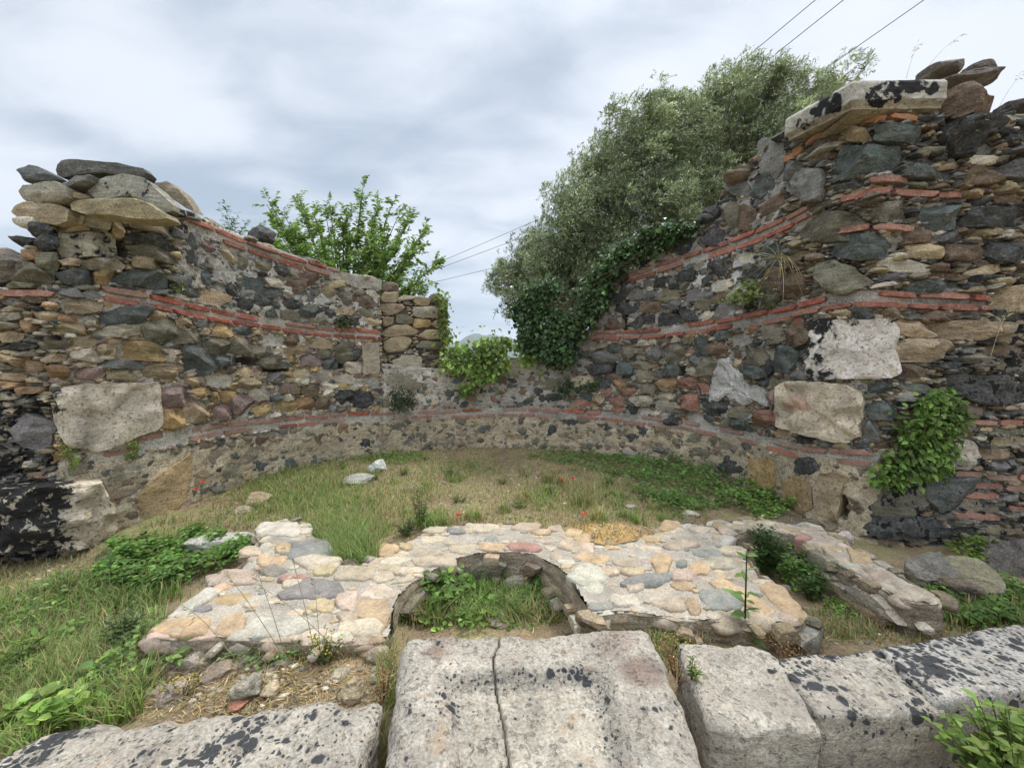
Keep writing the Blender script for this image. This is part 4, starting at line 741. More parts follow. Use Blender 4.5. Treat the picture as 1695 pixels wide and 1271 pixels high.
slab('threshold_block', 'plain pale block with few lichen spots, between the cracked block and the black spotted block', 'stone block', [(.735, 1.40), (1.10, 1.395), xy(1268, 1074, .2), xy(1136, 1073, .2)], .20, .5, .009, mcol, lf_a, seed=7, under=.03, nz=1.1, rnd=.035, grow=.035, shape=lambda W_, a, b, C: W_+np.stack([0*a, .08*(a-.5)*b*0+.05*ss(.55, .3, a)*b-.04*ss(.7, 1, a)*b, 0*a], -1))
def lf_b(V, a, b, C):
    n = fbm(V*2.6+5, 3); l = .38+.28*n+.30*ss(.82, .98, b)+.16*ss(.6, .9, a)*ss(.3, .6, b); pink = (ss(.9, .98, b)*ss(.2, .4, a))[..., None]*.6
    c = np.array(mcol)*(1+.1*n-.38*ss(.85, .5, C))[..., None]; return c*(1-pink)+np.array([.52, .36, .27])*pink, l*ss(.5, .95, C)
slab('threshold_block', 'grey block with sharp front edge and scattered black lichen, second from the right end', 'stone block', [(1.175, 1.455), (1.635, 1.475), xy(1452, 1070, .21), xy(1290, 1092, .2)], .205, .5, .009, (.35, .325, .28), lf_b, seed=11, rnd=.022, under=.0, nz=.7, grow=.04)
def lf_c(V, a, b, C):
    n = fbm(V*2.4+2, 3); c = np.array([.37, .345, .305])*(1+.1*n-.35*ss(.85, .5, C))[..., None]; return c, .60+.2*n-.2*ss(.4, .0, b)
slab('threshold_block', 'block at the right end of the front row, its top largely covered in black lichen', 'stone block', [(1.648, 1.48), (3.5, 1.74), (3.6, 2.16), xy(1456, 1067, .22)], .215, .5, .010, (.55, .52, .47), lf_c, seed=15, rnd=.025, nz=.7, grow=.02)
# ================================================================== LOOSE STONES
def rock1(name, lab, u0, v0, u1, v1, col, y=None, z=None, depth=None, rot=(0, 0, 0), lich=0, n=14, sink=.25, grp=None, mat=None, K=14, nz=.10, seed=None):
    """one loose stone whose picture box is given; at depth y, or resting on the ground."""
    rng = np.random.default_rng(int(u0*7+v0) if seed is None else seed); uc = (u0+u1)/2
    if y is None: y = float(gpt(np.array(uc), np.array(v1-.15*(v1-v0)))[1])
    yc = y+(depth*.28 if depth else 0); a, b = at_depth(u0, v0, yc), at_depth(u1, v1, yc); hx, hz = abs(b[0]-a[0])/2, abs(a[2]-b[2])/2; c = np.array([(a[0]+b[0])/2, yc, (a[2]+b[2])/2]); hy = depth/2 if depth else hx*.75
    if depth is None: c[1] += hy*.5; c[2] -= .35*hz; hy *= 1.3
    mb = MB(); rocks(mb, c[None], np.array([[hx, hy, hz]])*1.06, np.array([rot]), vary([PAL[col] if isinstance(col, str) else col], rng, .06), lich, n=n, K=K, nz=nz, rng=rng)
    lo = mb.v[0][:, 2].min(); return tag(mb.build(name, mat or M_BOULD, None, origin=(c[0], c[1], lo), smooth=35), lab, 'stone', grp)
G1 = 'loose stones on the left pier'
def rockp(name, lab, pts, y, depth, col, lich=0, grp=None):
    depth *= .42
    q = at_depth(*resamp(np.array(CP(pts)), 34).T, y); P = ccw(q[:, [0, 2]])[None]; mb = MB()
    stones(mb, lambda a, b, d: np.stack(np.broadcast_arrays(a, y-d, b), -1), P, .06, vary([col], np.random.default_rng(3), .05), lich, back=depth, base=-.05, rings=FINE, q=3.2, K=5, tilt=.2, facet=.5, nz=.3, nf=12)
    V = mb.v[0]; return tag(mb.build(name, M_BOULD, None, origin=(V[:, 0].mean(), V[:, 1].mean(), V[:, 2].min()), smooth=38), lab, 'stone', grp)
rockp('stone_slab', 'dark grey slab lying flat as the topmost stone of the left pier', "330,150 345,125 450,113 560,120 700,128 800,150 825,180 810,205 640,200 520,205 400,225 345,230", 3.72, .45, (.10, .095, .085), 0, G1)
rockp('stone', 'dark pointed stone at the left end of the left pier top', "70,178 130,138 180,145 260,190 340,232 280,243 120,248 100,215", 3.66, .35, (.11, .11, .11), .1, G1)
rockp('stone_slab', 'lichen speckled slab sloping right under the dark top slab', "480,290 520,245 600,200 700,192 800,205 850,240 920,300 1010,385 1000,430 940,420 860,375 800,345 680,345 520,345", 3.64, .5, (.29, .26, .21), .50, G1)
rockp('stone', 'thin grey stone wedged under the left of the dark top slab', "335,255 430,215 530,205 520,245 470,262 360,278", 3.62, .35, (.2, .19, .17), 0, G1)
rockp('stone', 'rounded grey tan stone at the left edge below the pointed stone', "50,295 75,255 200,243 330,250 395,290 395,350 340,382 120,366 80,335", 3.60, .42, (.29, .25, .195), .3, G1)
rockp('stone', 'warm tan stone at the left edge, second below the pointed stone', "40,430 75,375 130,365 330,385 378,420 370,480 300,505 150,500 70,460", 3.58, .42, (.36, .27, .175), .15, G1)
rockp('stone_slab', 'long tan slab jutting out under the lichen speckled slab', "370,368 400,352 600,348 800,345 870,375 985,455 975,472 760,472 640,450 480,440 375,412", 3.56, .5, (.36, .285, .175), 0, G1)
rockp('stone', 'small brown stone between the two slabs of the left pier top', "395,335 420,312 480,320 500,345 470,356 400,356", 3.64, .3, (.28, .2, .13), 0, G1)
rockp('stone_slab', 'brown slab tilted at the back of the left pier', "860,245 930,250 990,245 1060,295 1150,430 1100,410 1010,345 960,320 900,270", 4.3, .4, (.27, .21, .15), 0, G1)
rock1('boulder', 'weathered boulder behind the left pier at the picture edge', -30, 418, 48, 478, (.27, .23, .18), y=3.62, depth=.45, lich=.2, n=24)
rock1('stone', 'dark grey angular stone perched on the left wall top', 409, 376, 457, 410, (.075, .075, .072), y=5.5, depth=.3, n=24)
rock1('stone', 'small brown stone on top of the left jamb', 634, 468, 659, 487, (.2, .15, .11), y=7.2, depth=.2)
G2 = 'loose stones on the right pier'
rock1('stone', 'grey rounded stone topmost on the right pier', 1530, 106, 1594, 130, (.2, .18, .16), y=3.9, depth=.3, rot=(0, -.12, 0), grp=G2)
rock1('stone', 'brown pointed stone right of the topmost stone of the right pier', 1590, 114, 1638, 140, (.15, .12, .10), y=3.9, depth=.3, rot=(0, .2, 0), grp=G2)
rock1('stone_slab', 'thin slab under the topmost stones of the right pier', 1545, 128, 1632, 146, (.2, .18, .15), y=3.85, depth=.4, rot=(0, -.1, 0), grp=G2)
rock1('stone_slab', 'dark slab on the wall top at the right picture edge', 1664, 165, 1740, 190, (.1, .09, .085), y=3.9, depth=.4)
rock1('stone', 'dark stone on the wall top left of the cornice', 1285, 236, 1306, 256, 'K', y=4.7, depth=.25)
rock1('stone', 'white stone on the apse floor', 610, 760, 640, 783, (.55, .54, .51), y=None)
rock1('stone_slab', 'flat pale slab lying on the apse floor below the white stone', 566, 786, 614, 804, (.36, .35, .30))
rock1('stone', 'tan stone near the left end of the apse floor', 400, 815, 444, 837, (.38, .29, .18))
rock1('stone', 'small pink tan stone below the tan stone on the apse floor', 388, 838, 412, 850, (.36, .27, .2))
rock1('stone_slab', 'pale grey slab with flat top among the left ground cover', 285, 884, 425, 917, (.40, .38, .33), depth=.3, n=24)
rock1('stone_slab', 'flat pale slab on the floor near the right ground cover', 1132, 846, 1158, 856, (.5, .44, .34))
rock1('stone', 'small pale stone on the floor by the sandy patch', 1038, 835, 1056, 842, (.5, .46, .38))
rock1('boulder', 'upright grey boulder between the low wall and the right wall foot', 1508, 917, 1568, 982, (.23, .21, .175), y=2.95, depth=.3, n=24)
rock1('boulder', 'layered olive slab lying right of the upright grey boulder', 1563, 930, 1652, 976, (.30, .26, .165), y=2.9, depth=.3, rot=(0, .15, 0), n=24)
rock1('stone', 'brown stone under the olive slab by the low wall', 1562, 955, 1612, 995, (.16, .12, .09), y=2.8, depth=.25)
rock1('boulder', 'broad grey stone at the right wall foot, picture edge', 1640, 888, 1760, 985, (.13, .125, .11), y=3.2, depth=.5, n=24)
rock1('stone', 'thin white stone leaning on the right wall foot', 1384, 880, 1410, 900, (.55, .50, .42), y=3.35, depth=.08, rot=(0, .5, 0))
rock1('stone', 'brown stone below the right corner of the paved foundation', 1296, 1038, 1338, 1058, (.35, .26, .16))
fore = [(218, 1132, 258, 1160, 'tan stone beside the left block, leftmost of the stones in the earth', (.40, .32, .22)), (258, 1128, 300, 1165, 'grey tan stone half buried at the left of the earth patch', (.34, .29, .22)), (380, 1105, 425, 1160, 'grey flat stone upright in the earth patch', (.32, .29, .23)), (335, 1095, 385, 1125, 'long brown stone under the foundation edge', (.30, .23, .16)), (230, 1110, 280, 1130, 'flat brown stone at the left of the foundation front', (.27, .22, .16)), (430, 1130, 460, 1152, 'tan pebble sized stone in the middle of the earth patch', (.44, .34, .22)), (372, 1160, 405, 1176, 'red stone touching the left block', (.42, .19, .12)), (560, 1118, 600, 1160, 'tan stone by the right end of the left block', (.42, .33, .22)), (545, 1110, 575, 1122, 'small pale stone near the yellow flowers', (.44, .38, .28)), (300, 1090, 340, 1110, 'brown stone under the left corner of the foundation', (.22, .17, .12)), (100, 1105, 148, 1135, 'grey stone among the grass at the left', (.35, .32, .26)), (395, 1085, 440, 1100, 'dark stone below the foundation edge', (.2, .16, .12)), (600, 1060, 640, 1100, 'tan stone at the front left corner of the niche', (.38, .31, .22)), (800, 1012, 850, 1030, 'brown stone in the niche behind the cracked block', (.33, .27, .19)), (118, 1028, 165, 1050, 'pale stone at the left of the grass bank', (.42, .38, .31))]
for u0, v0, u1, v1, lab, c in fore: rock1('stone', lab, u0, v0+.25*(v1-v0), u1, v1, np.array(c)*.85, rot=(0, 0, .4), nz=.14, grp='stones in the earth in front of the foundation')
# gravel
rng = np.random.default_rng(3); gb = MB()
def scat(polys, n, rng):
    P = []
    for (u, v, ru, rv), k in polys:
        t = rng.uniform(0, 2*pi, k); r = 1.22*rng.random(k)**.62*(1+.30*fbm(p3(np.cos(t)*1.5+u, np.sin(t)*1.5, v), 3)); P.append(np.stack([u+ru*r*np.cos(t), v+rv*r*np.sin(t)], 1))
    P = np.concatenate(P); return gpt(P[:, 0], P[:, 1])
p = scat([((850, 800, 330, 60), 1500), ((430, 1130, 200, 45), 600), ((1020, 880, 80, 30), 120), ((1420, 1030, 120, 30), 200), ((420, 830, 120, 40), 300), ((150, 940, 160, 30), 200)], 0, rng); sz = .004+.012*rng.random(len(p))**3
rocks(gb, p+np.array([0, 0, .003]), np.stack([sz*1.3, sz, sz*.6], 1), rng.uniform(-.4, .4, (len(p), 3)), vary(np.array([PAL[k] for k in 'TLOTBRL'])[rng.integers(0, 7, len(p))]*1.1, rng), n=3, K=8, rng=rng)
tag(gb.build('gravel', M_RUB, smooth=35), 'small pebbles and chips on the dry floor', kind='stuff')
# ================================================================== PLANTS
def unit(v): return v/np.maximum(np.linalg.norm(v, axis=-1, keepdims=True), 1e-9)
def leaves(mb, P, D, Nn, L, Wd, col, fold=.18, droop=.12):
    n = len(P); D = unit(D); Sd = unit(np.cross(D, Nn)); Nn = np.cross(Sd, D); L = np.broadcast_to(L, (n,))[:, None]; Wd = np.broadcast_to(Wd, (n,))[:, None]
    f = lambda a, b, h: P+D*L*a+Sd*Wd*b+Nn*h
    V = np.stack([P, f(.28, -.46, fold*Wd), f(.62, -.40, fold*Wd-droop*L*.4), f(1, 0, -droop*L), f(.62, .40, fold*Wd-droop*L*.4), f(.28, .46, fold*Wd)], 1)
    o = np.arange(n)[:, None]*6; mb.add(V.reshape(-1, 3), [o+np.array([[0, 1, 2, 3]]), o+np.array([[0, 3, 4, 5]])], np.repeat(np.broadcast_to(col, (n, 3)), 6, 0))
def slim(mb, P, D, Nn, L, Wd, col):
    n = len(P); D = unit(D); Sd = unit(np.cross(D, Nn)); L = np.broadcast_to(L, (n,))[:, None]; Wd = np.broadcast_to(Wd, (n,))[:, None]
    V = np.stack([P, P+D*L*.4-Sd*Wd*.5, P+D*L, P+D*L*.5+Sd*Wd*.5], 1); mb.add(V.reshape(-1, 3), np.arange(n)[:, None]*4+np.arange(4)[None], np.repeat(np.broadcast_to(col, (n, 3)), 4, 0))
def blades(mb, P, H, Wd, az, lean, col, seg=4, rng=R):
    n = len(P); t = np.linspace(0, 1, seg+1)[None, :, None]; dirv = np.stack([np.cos(az), np.sin(az), 0*az], -1)[:, None]; sd = np.stack([-np.sin(az), np.cos(az), 0*az], -1)[:, None]
    H = H[:, None, None]; ln = lean[:, None, None]; c = P[:, None]+dirv*H*ln*t**2+np.array([0, 0, 1.])*H*t*(1-.35*ln*t**1.5)
    w = Wd[:, None, None]*(1-t**1.6)*.5; V = np.stack([c-sd*w, c+sd*w], 2).reshape(n, -1, 3); k = 2*(seg+1); o = (np.arange(n)*k)[:, None]
    F = [o+np.array([[2*i, 2*i+1, 2*i+3, 2*i+2]]) for i in range(seg)]; tip = np.repeat(np.broadcast_to(col, (n, 3)), k, 0); mb.add(V.reshape(-1, 3), F, tip)
def tube(mb, path_, r0, r1, col, sides=5):
    p = np.asarray(path_, float); n = len(p); T = unit(np.gradient(p, axis=0)); a = unit(np.cross(T, np.array([.3, .8, .52]))); b = np.cross(T, a); r = np.linspace(r0, r1, n)[:, None, None]; th = np.linspace(0, 2*pi, sides, endpoint=False)
    V = p[:, None]+r*(a[:, None]*np.cos(th)[None, :, None]+b[:, None]*np.sin(th)[None, :, None]); i = (np.arange(n-1)[:, None]*sides+np.arange(sides)[None]).reshape(-1); j = (np.arange(n-1)[:, None]*sides+(np.arange(sides)[None]+1) % sides).reshape(-1)
    mb.add(V.reshape(-1, 3), [np.stack([i, j, j+sides, i+sides], 1), np.arange(sides)[None]+(n-1)*sides], col)
def bez(a, b, c, n=7):
    t = np.linspace(0, 1, n)[:, None]; return (1-t)**2*a+2*t*(1-t)*b+t*t*c
def gvar(base, n, rng, a=.22, dry=0.0):
    c = np.array(base)*np.exp(rng.normal(0, a, (n, 1)))*np.array([1, 1, 1])*np.exp(rng.normal(0, .07, (n, 3))); k = rng.random(n) < dry; c[k] = np.array([.34, .27, .13])*np.exp(rng.normal(0, .2, (k.sum(), 1))); return c
def inpoly(poly, n, rng):
    p = np.array(poly, float); lo, hi = p.min(0), p.max(0); out = np.zeros((0, 2))
    while len(out) < n:
        q = rng.uniform(lo, hi, (n*2, 2)); out = np.vstack([out, q[hull_mask(p, q[:, 0], q[:, 1])]])
    return out[:n]
def clear_of_foundation(p):
    q1 = np.array([(240, 1055), (340, 985), (395, 938), (425, 878), (470, 852), (510, 866), (525, 905), (552, 932), (588, 940), (622, 926), (700, 880), (760, 866), (850, 864), (970, 893), (1005, 905), (1060, 895), (1130, 864), (1182, 870), (1217, 912), (1290, 975), (1332, 1010), (1320, 1032), (1140, 1030), (985, 1018), (945, 958), (880, 917), (800, 914), (715, 946), (658, 988), (642, 1030), (648, 1060), (430, 1068)], float)
    d = p-EYE; u = CX+FPX*d[:, 0]/(d@FW); v = CY-FPX*(d@UP)/(d@FW); f = at_z(u, v, FT)  # plan position test against the outline
    o = at_z(q1[:, 0], q1[:, 1], FT)[:, :2]; return ~hull_mask(o, p[:, 0], p[:, 1])
rng = np.random.default_rng(11)
# ---- grass (uncountable): patches in picture ellipses, count, height, width, colour, share of dry blades
GR = [((-170, 1060, 190, 90), 3000, .15, .004, (.11, .155, .04), .25), ((-150, 1190, 160, 60), 1500, .14, .005, (.12, .165, .045), .25), ((-120, 960, 160, 24), 900, .08, .004, (.12, .14, .05), .45), ((1820, 1020, 130, 40), 1600, .12, .004, (.11, .15, .045), .3), ((1750, 1180, 60, 50), 500, .1, .005, (.12, .16, .045), .3),
 ((800, 1022, 130, 16), 900, .13, .004, (.12, .17, .05), .3), ((1120, 1060, 60, 12), 300, .08, .004, (.13, .17, .05), .4), ((250, 930, 120, 30), 500, .07, .003, (.13, .15, .06), .4), ((1420, 1045, 110, 14), 400, .07, .003, (.15, .17, .06), .4), ((1620, 1030, 80, 16), 400, .09, .004, (.11, .15, .045), .3),
 ((560, 800, 170, 44), 2600, .10, .003, (.14, .18, .055), .25), ((800, 830, 220, 60), 2400, .055, .003, (.17, .19, .07), .45), ((1000, 810, 120, 40), 900, .08, .003, (.15, .18, .06), .35), ((470, 830, 60, 20), 700, .14, .003, (.13, .175, .05), .2), ((540, 900, 40, 30), 500, .16, .003, (.13, .18, .05), .15), ((900, 822, 24, 14), 260, .10, .004, (.14, .2, .05), .1), ((960, 826, 20, 20), 200, .18, .003, (.17, .19, .07), .4),
 ((460, 790, 80, 26), 1500, .09, .0035, (.13, .17, .05), .2), ((420, 840, 70, 30), 900, .08, .0035, (.13, .16, .05), .3), ((700, 790, 120, 30), 1300, .05, .003, (.15, .17, .06), .4), ((620, 830, 80, 40), 900, .08, .003, (.16, .18, .06), .35), ((90, 1165, 120, 40), 1500, .13, .007, (.12, .17, .04), .15), ((210, 1135, 50, 26), 500, .10, .005, (.12, .16, .04), .3), ((20, 1220, 60, 30), 500, .10, .007, (.12, .17, .04), .2), ((60, 930, 120, 24), 500, .07, .004, (.11, .13, .05), .5), ((1000, 800, 160, 40), 1100, .05, .003, (.14, .17, .06), .35), ((900, 860, 120, 14), 500, .05, .003, (.17, .18, .07), .4), ((1150, 1170, 14, 100), 260, .06, .003, (.22, .17, .09), .85), ((1330, 1150, 14, 90), 200, .05, .003, (.2, .16, .08), .85), ((1270, 1062, 60, 14), 260, .06, .003, (.17, .17, .06), .5), ((470, 1080, 130, 12), 700, .07, .0035, (.15, .16, .06), .5),
 (( 560, 870, 75, 55), 1500, .16, .0035, (.115, .165, .045), .12), ((500, 800, 80, 36), 1600, .14, .0035, (.13, .17, .05), .15), ((590, 915, 34, 26), 600, .19, .004, (.12, .175, .045), .12), ((640, 850, 60, 30), 500, .12, .003, (.18, .19, .07), .4),
  ((640, 757, 60, 10), 700, .09, .004, (.10, .16, .03), .05), ((760, 775, 60, 14), 500, .07, .004, (.11, .16, .035), .1), ((830, 880, 260, 40), 1500, .045, .003, (.19, .19, .07), .45), ((950, 830, 60, 22), 420, .10, .003, (.15, .18, .055), .3), ((880, 815, 50, 16), 300, .07, .003, (.14, .18, .05), .2), ((1100, 850, 60, 14), 300, .09, .003, (.14, .18, .05), .3),
  ((90, 1060, 150, 70), 4200, .15, .004, (.105, .15, .04), .22), ((60, 1140, 110, 60), 2400, .16, .005, (.12, .165, .045), .2), ((180, 990, 90, 30), 1100, .16, .006, (.085, .14, .03), .15), ((200, 1100, 60, 50), 900, .14, .006, (.10, .14, .04), .25), ((310, 1050, 110, 20), 420, .12, .004, (.13, .17, .055), .35), ((490, 1075, 90, 18), 420, .10, .004, (.15, .17, .07), .45), ((640, 1110, 14, 60), 500, .10, .004, (.16, .19, .06), .35), ((628, 1240, 8, 40), 160, .10, .004, (.2, .2, .08), .5),
  ((790, 995, 110, 34), 1100, .16, .008, (.095, .155, .035), .1), ((700, 1010, 50, 28), 500, .18, .006, (.11, .165, .04), .2), ((880, 1000, 60, 20), 300, .14, .004, (.19, .2, .08), .5), ((1110, 1080, 30, 30), 300, .07, .004, (.15, .17, .05), .4), ((1380, 1035, 80, 20), 380, .08, .004, (.17, .17, .08), .5), ((1335, 1045, 22, 12), 260, .07, .004, (.11, .18, .03), .05), ((1600, 1000, 90, 35), 900, .12, .005, (.09, .14, .03), .25),
  ((420, 850, 60, 30), 500, .07, .003, (.13, .17, .05), .25), ((300, 880, 60, 20), 350, .10, .004, (.10, .16, .035), .15), ((740, 1265, 40, 20), 60, .08, .004, (.14, .18, .05), .1), ((1250, 1262, 60, 14), 120, .12, .005, (.11, .17, .03), .1), ((320, 1075, 240, 26), 700, .05, .003, (.17, .16, .06), .5), ((1160, 1185, 8, 80), 130, .07, .004, (.2, .16, .08), .7), ((1500, 1060, 100, 8), 150, .05, .003, (.16, .17, .06), .4)]
gb = MB()
for el, n, h, w, c, dry in GR:
    p = scat([(el, n)], n, rng); p = p[clear_of_foundation(p)]; k = len(p)
    if k: blades(gb, p, h*rng.uniform(.45, 1.25, k), (w+.0007*np.hypot(p[:, 0], p[:, 1]))*rng.uniform(.7, 1.4, k), rng.uniform(0, 2*pi, k)*.6+rng.uniform(-1, 1, k), rng.uniform(.1, 1.1, k), gvar(np.array(c)*1.45, k, rng, .24, dry), rng=rng)
def wide(n):
    x, y = rng.uniform(-4.6, 4.2, n), 1.2+rng.random(n)**.8*6.0; k = (np.hypot(x-AC[0], np.maximum(y-AC[1], 0)) < 3.42) & clear_of_foundation(p3(x, y, gh(x, y))) & ~((y < 1.95) & (x > -.5)) & ~((y > 3.4) & (np.abs(x+.2) > 3.4)) & (y > 1.62)
    x, y = x[k], y[k]; return np.stack([x, y, gh(x, y)], -1)
p = wide(11000); k = len(p); blades(gb, p, .05*rng.uniform(.4, 1.5, k)*(1+.8*fbm(p*1.3, 3)), .003*rng.uniform(.7, 1.5, k)+.0006*p[:, 1], rng.uniform(0, 2*pi, k), rng.uniform(.1, 1.2, k), gvar((.165, .23, .065), k, rng, .28, .28), rng=rng)
for t_ in range(70):   # uneven tufts
    u, v = rng.uniform(430, 1180), rng.uniform(765, 875); q_ = gpt(np.array(u), np.array(v)); n_ = int(rng.uniform(14, 60)); a_ = rng.normal(0, .05, (n_, 2)); P_ = np.stack([q_[0]+a_[:, 0], q_[1]+a_[:, 1], gh(q_[0]+a_[:, 0], q_[1]+a_[:, 1])], -1); P_ = P_[clear_of_foundation(P_)]; n_ = len(P_)
    if n_ and np.hypot(q_[0]-AC[0], max(q_[1]-AC[1], 0)) < 3.3: blades(gb, P_, rng.uniform(.06, .2)*rng.uniform(.5, 1.2, n_), rng.uniform(.005, .011)*np.ones(n_), rng.uniform(0, 2*pi, n_), rng.uniform(.2, 1.0, n_), gvar((.17, .25, .06) if rng.random() < .75 else (.32, .29, .13), n_, rng, .2, .1), rng=rng)
tag(gb.build('grass', M_GRASS), 'green and dry grass on the floor and banks', kind='stuff')
sb_ = MB(); p = np.concatenate([wide(26000), scat([((850, 830, 330, 80), 5000), ((430, 1130, 200, 45), 2200), ((1400, 1035, 120, 26), 900), ((150, 950, 150, 30), 700), ((200, 1080, 200, 80), 1200), ((330, 1140, 180, 50), 1500)], 0, rng)]); p = p[clear_of_foundation(p)]; k = len(p); az = rng.uniform(0, 2*pi, k); D = np.stack([np.cos(az), np.sin(az), rng.uniform(-.1, .35, k)], -1)
slim(sb_, p+np.array([0, 0, .004]), D, np.tile([0, 0, 1.], (k, 1))+rng.normal(0, .3, (k, 3)), rng.uniform(.02, .07, k), rng.uniform(.0025, .006, k), gvar((.36, .28, .15), k, rng, .35)); tag(sb_.build('dry_straw', M_GRASS), 'dead straw and leaf litter on the earth', kind='stuff')
# ---- leafy ground cover (uncountable)
cb_ = MB()
def cover(el, n, h, L, c, jit=.3, dens=None):
    p = scat([(el, n)], n, rng); p = p[clear_of_foundation(p)]; k = len(p); x, y = p[:, 0], p[:, 1]
    hh = 1.35*h*np.clip(.5+1.3*fbm(p3(x*4.5, y*4.5, 3), 3), .03, 1.6)*rng.uniform(.3, 1, k)**.6
    az = rng.uniform(0, 2*pi, k); D = np.stack([np.cos(az), np.sin(az), rng.normal(.05, .25, k)], -1); Nn = np.stack([rng.normal(0, jit, k), rng.normal(-.25, jit, k), np.ones(k)], -1)
    l = L*rng.uniform(.6, 1.3, k); leaves(cb_, p+np.stack([0*hh, 0*hh, hh], -1), D, Nn, l, l*rng.uniform(.6, .8, k), gvar(np.array(c)*1.55, k, rng, .32))
for a in [((1180, 805, 130, 34), 4200, .16, .04, (.075, .13, .03)), ((1080, 770, 90, 20), 2300, .12, .04, (.07, .12, .03)), ((970, 757, 80, 12), 1500, .09, .04, (.07, .12, .03)), ((1270, 830, 50, 24), 1500, .16, .04, (.09, .15, .03)), ((1120, 835, 40, 12), 500, .08, .04, (.08, .13, .03)),
          ((290, 925, 95, 28), 3000, .13, .042, (.075, .135, .025)), ((390, 910, 40, 18), 900, .10, .04, (.08, .14, .03)), ((230, 960, 70, 24), 1300, .12, .042, (.075, .13, .03)), ((120, 1080, 150, 80), 1500, .10, .04, (.10, .155, .04)), ((60, 1150, 100, 60), 350, .12, .06, (.14, .2, .05)), ((40, 1160, 80, 50), 700, .10, .06, (.13, .19, .04)), ((720, 985, 60, 30), 500, .12, .06, (.085, .145, .03)), ((850, 985, 60, 26), 500, .10, .055, (.085, .145, .03)),
          ((1330, 945, 50, 30), 700, .09, .035, (.08, .14, .03)), ((1420, 1010, 50, 18), 350, .05, .03, (.09, .15, .03)), ((1640, 1010, 80, 30), 1300, .12, .04, (.07, .12, .025)), ((1575, 1000, 40, 24), 500, .1, .04, (.07, .12, .025)), ((640, 760, 50, 8), 500, .08, .035, (.10, .16, .035)), ((1620, 920, 40, 20), 400, .1, .04, (.09, .14, .02)), ((430, 1090, 60, 20), 240, .04, .022, (.10, .14, .05)), ((330, 1080, 80, 24), 260, .05, .022, (.10, .13, .05)), ((800, 1000, 120, 40), 700, .08, .04, (.09, .15, .03))]: cover(*a)
tag(cb_.build('ground_cover', M_LEAF), 'low leafy ground cover along the wall foot and in the niche', kind='stuff')
# ---- single plants
def bush(name, label, cat, base, rx, ry, rz, ns, nl, L, wr, col, grp=None, up=.8, seed=0, stemc=(.12, .14, .05), r=.003, lean=(0, 0), mat=None, pair=True, dry=0, lo=.2, fit=False):
    g_ = np.random.default_rng(seed+5); base = np.asarray(base, float); root = thing(name, base, label, cat, grp); sm, lf = MB(), MB()
    for k in range(ns):
        t = g_.uniform(0, 2*pi); q = math.sqrt(g_.random()); hz = rz*(1-.45*q*q)*g_.uniform(.65, 1.1); tip = base+np.array([rx*q*cos(t)+lean[0]*hz, ry*q*sin(t)+lean[1]*hz, hz]); b0 = base+np.array([rx*.25*q*cos(t), ry*.25*q*sin(t), -.01]); md = b0*(1-.5)+tip*.5+np.array([-.1*rx*cos(t), -.1*ry*sin(t), rz*.12*up]); pt = bez(b0, md, tip, 8); tube(sm, pt, r, r*.4, stemc, 4)
        tt = np.linspace(lo, 1, nl)+g_.uniform(-.03, .03, nl); tt = np.clip(tt, 0, 1); ip = np.stack([np.interp(tt, np.linspace(0, 1, 8), pt[:, a]) for a in range(3)], 1); az = np.arange(nl)*2.4+g_.uniform(0, 6)+g_.normal(0, .3, nl); D = np.stack([np.cos(az), np.sin(az), g_.uniform(.0, .7, nl)], -1); l = L*g_.uniform(.6, 1.2, nl)*(1.15-.5*tt)
        leaves(lf, ip, D, np.tile([0, 0, 1.], (nl, 1))+g_.normal(0, .25, (nl, 3)), l, l*wr, gvar(col, nl, g_, .2, dry))
    sm.build('stem', M_LEAF, root, origin=base); lf.build('foliage', mat or M_LEAF, root, origin=base); return root
def gp(u, v): return gpt(np.array(float(u)), np.array(float(v)))
def wp(u, v, d=.0):
    s, z = W.unproject(np.array([float(u)]), np.array([float(v)])); return W(s, z, d)[0]
bush('weed', 'tall leafy weed standing in the middle of the apse floor', 'plant', gp(695, 872), .12, .12, .42, 9, 16, .05, .42, (.10, .155, .05), seed=1)
bush('weed', 'bushy low weed left of the paved niche, behind its rim', 'plant', gp(672, 886), .09, .09, .20, 12, 12, .045, .45, (.075, .12, .04), seed=2)
bush('weed', 'slender weed growing by the back wall, in the middle of the floor', 'plant', gp(745, 792), .16, .14, .32, 9, 14, .05, .35, (.12, .175, .06), seed=3)
bush('weed', 'bright rosette of strap leaves left of the paved foundation', 'plant', gp(328, 882), .10, .10, .12, 26, 3, .10, .22, (.15, .22, .04), seed=4, lo=.05)
bush('weed', 'small bright weed in the middle of the floor behind the flat slab', 'plant', gp(668, 785), .09, .09, .12, 14, 4, .08, .25, (.13, .2, .04), seed=5, lo=.05)
bush('weed', 'small bright rosette beside the white stone', 'plant', gp(617, 793), .07, .07, .10, 12, 3, .09, .25, (.12, .18, .045), seed=6, lo=.05)
bush('weed', 'low green tuft of leaves below the poppies on the floor', 'plant', gp(910, 818), .12, .10, .10, 18, 6, .05, .35, (.12, .18, .045), seed=7)
bush('weed', 'thin weed with pale leaves on the right of the floor', 'plant', gp(1062, 830), .10, .08, .28, 6, 10, .04, .3, (.16, .2, .09), seed=8)
bush('bramble', 'dense green bush filling the trench beside the low wall', 'bush', gp(1268, 948), .17, .15, .40, 34, 16, .05, .72, (.06, .115, .03), seed=9)
bush('bramble', 'smaller trailing bush against the low wall, nearer than the dense bush', 'bush', gp(1345, 992), .13, .10, .26, 16, 12, .045, .7, (.075, .13, .035), seed=10)
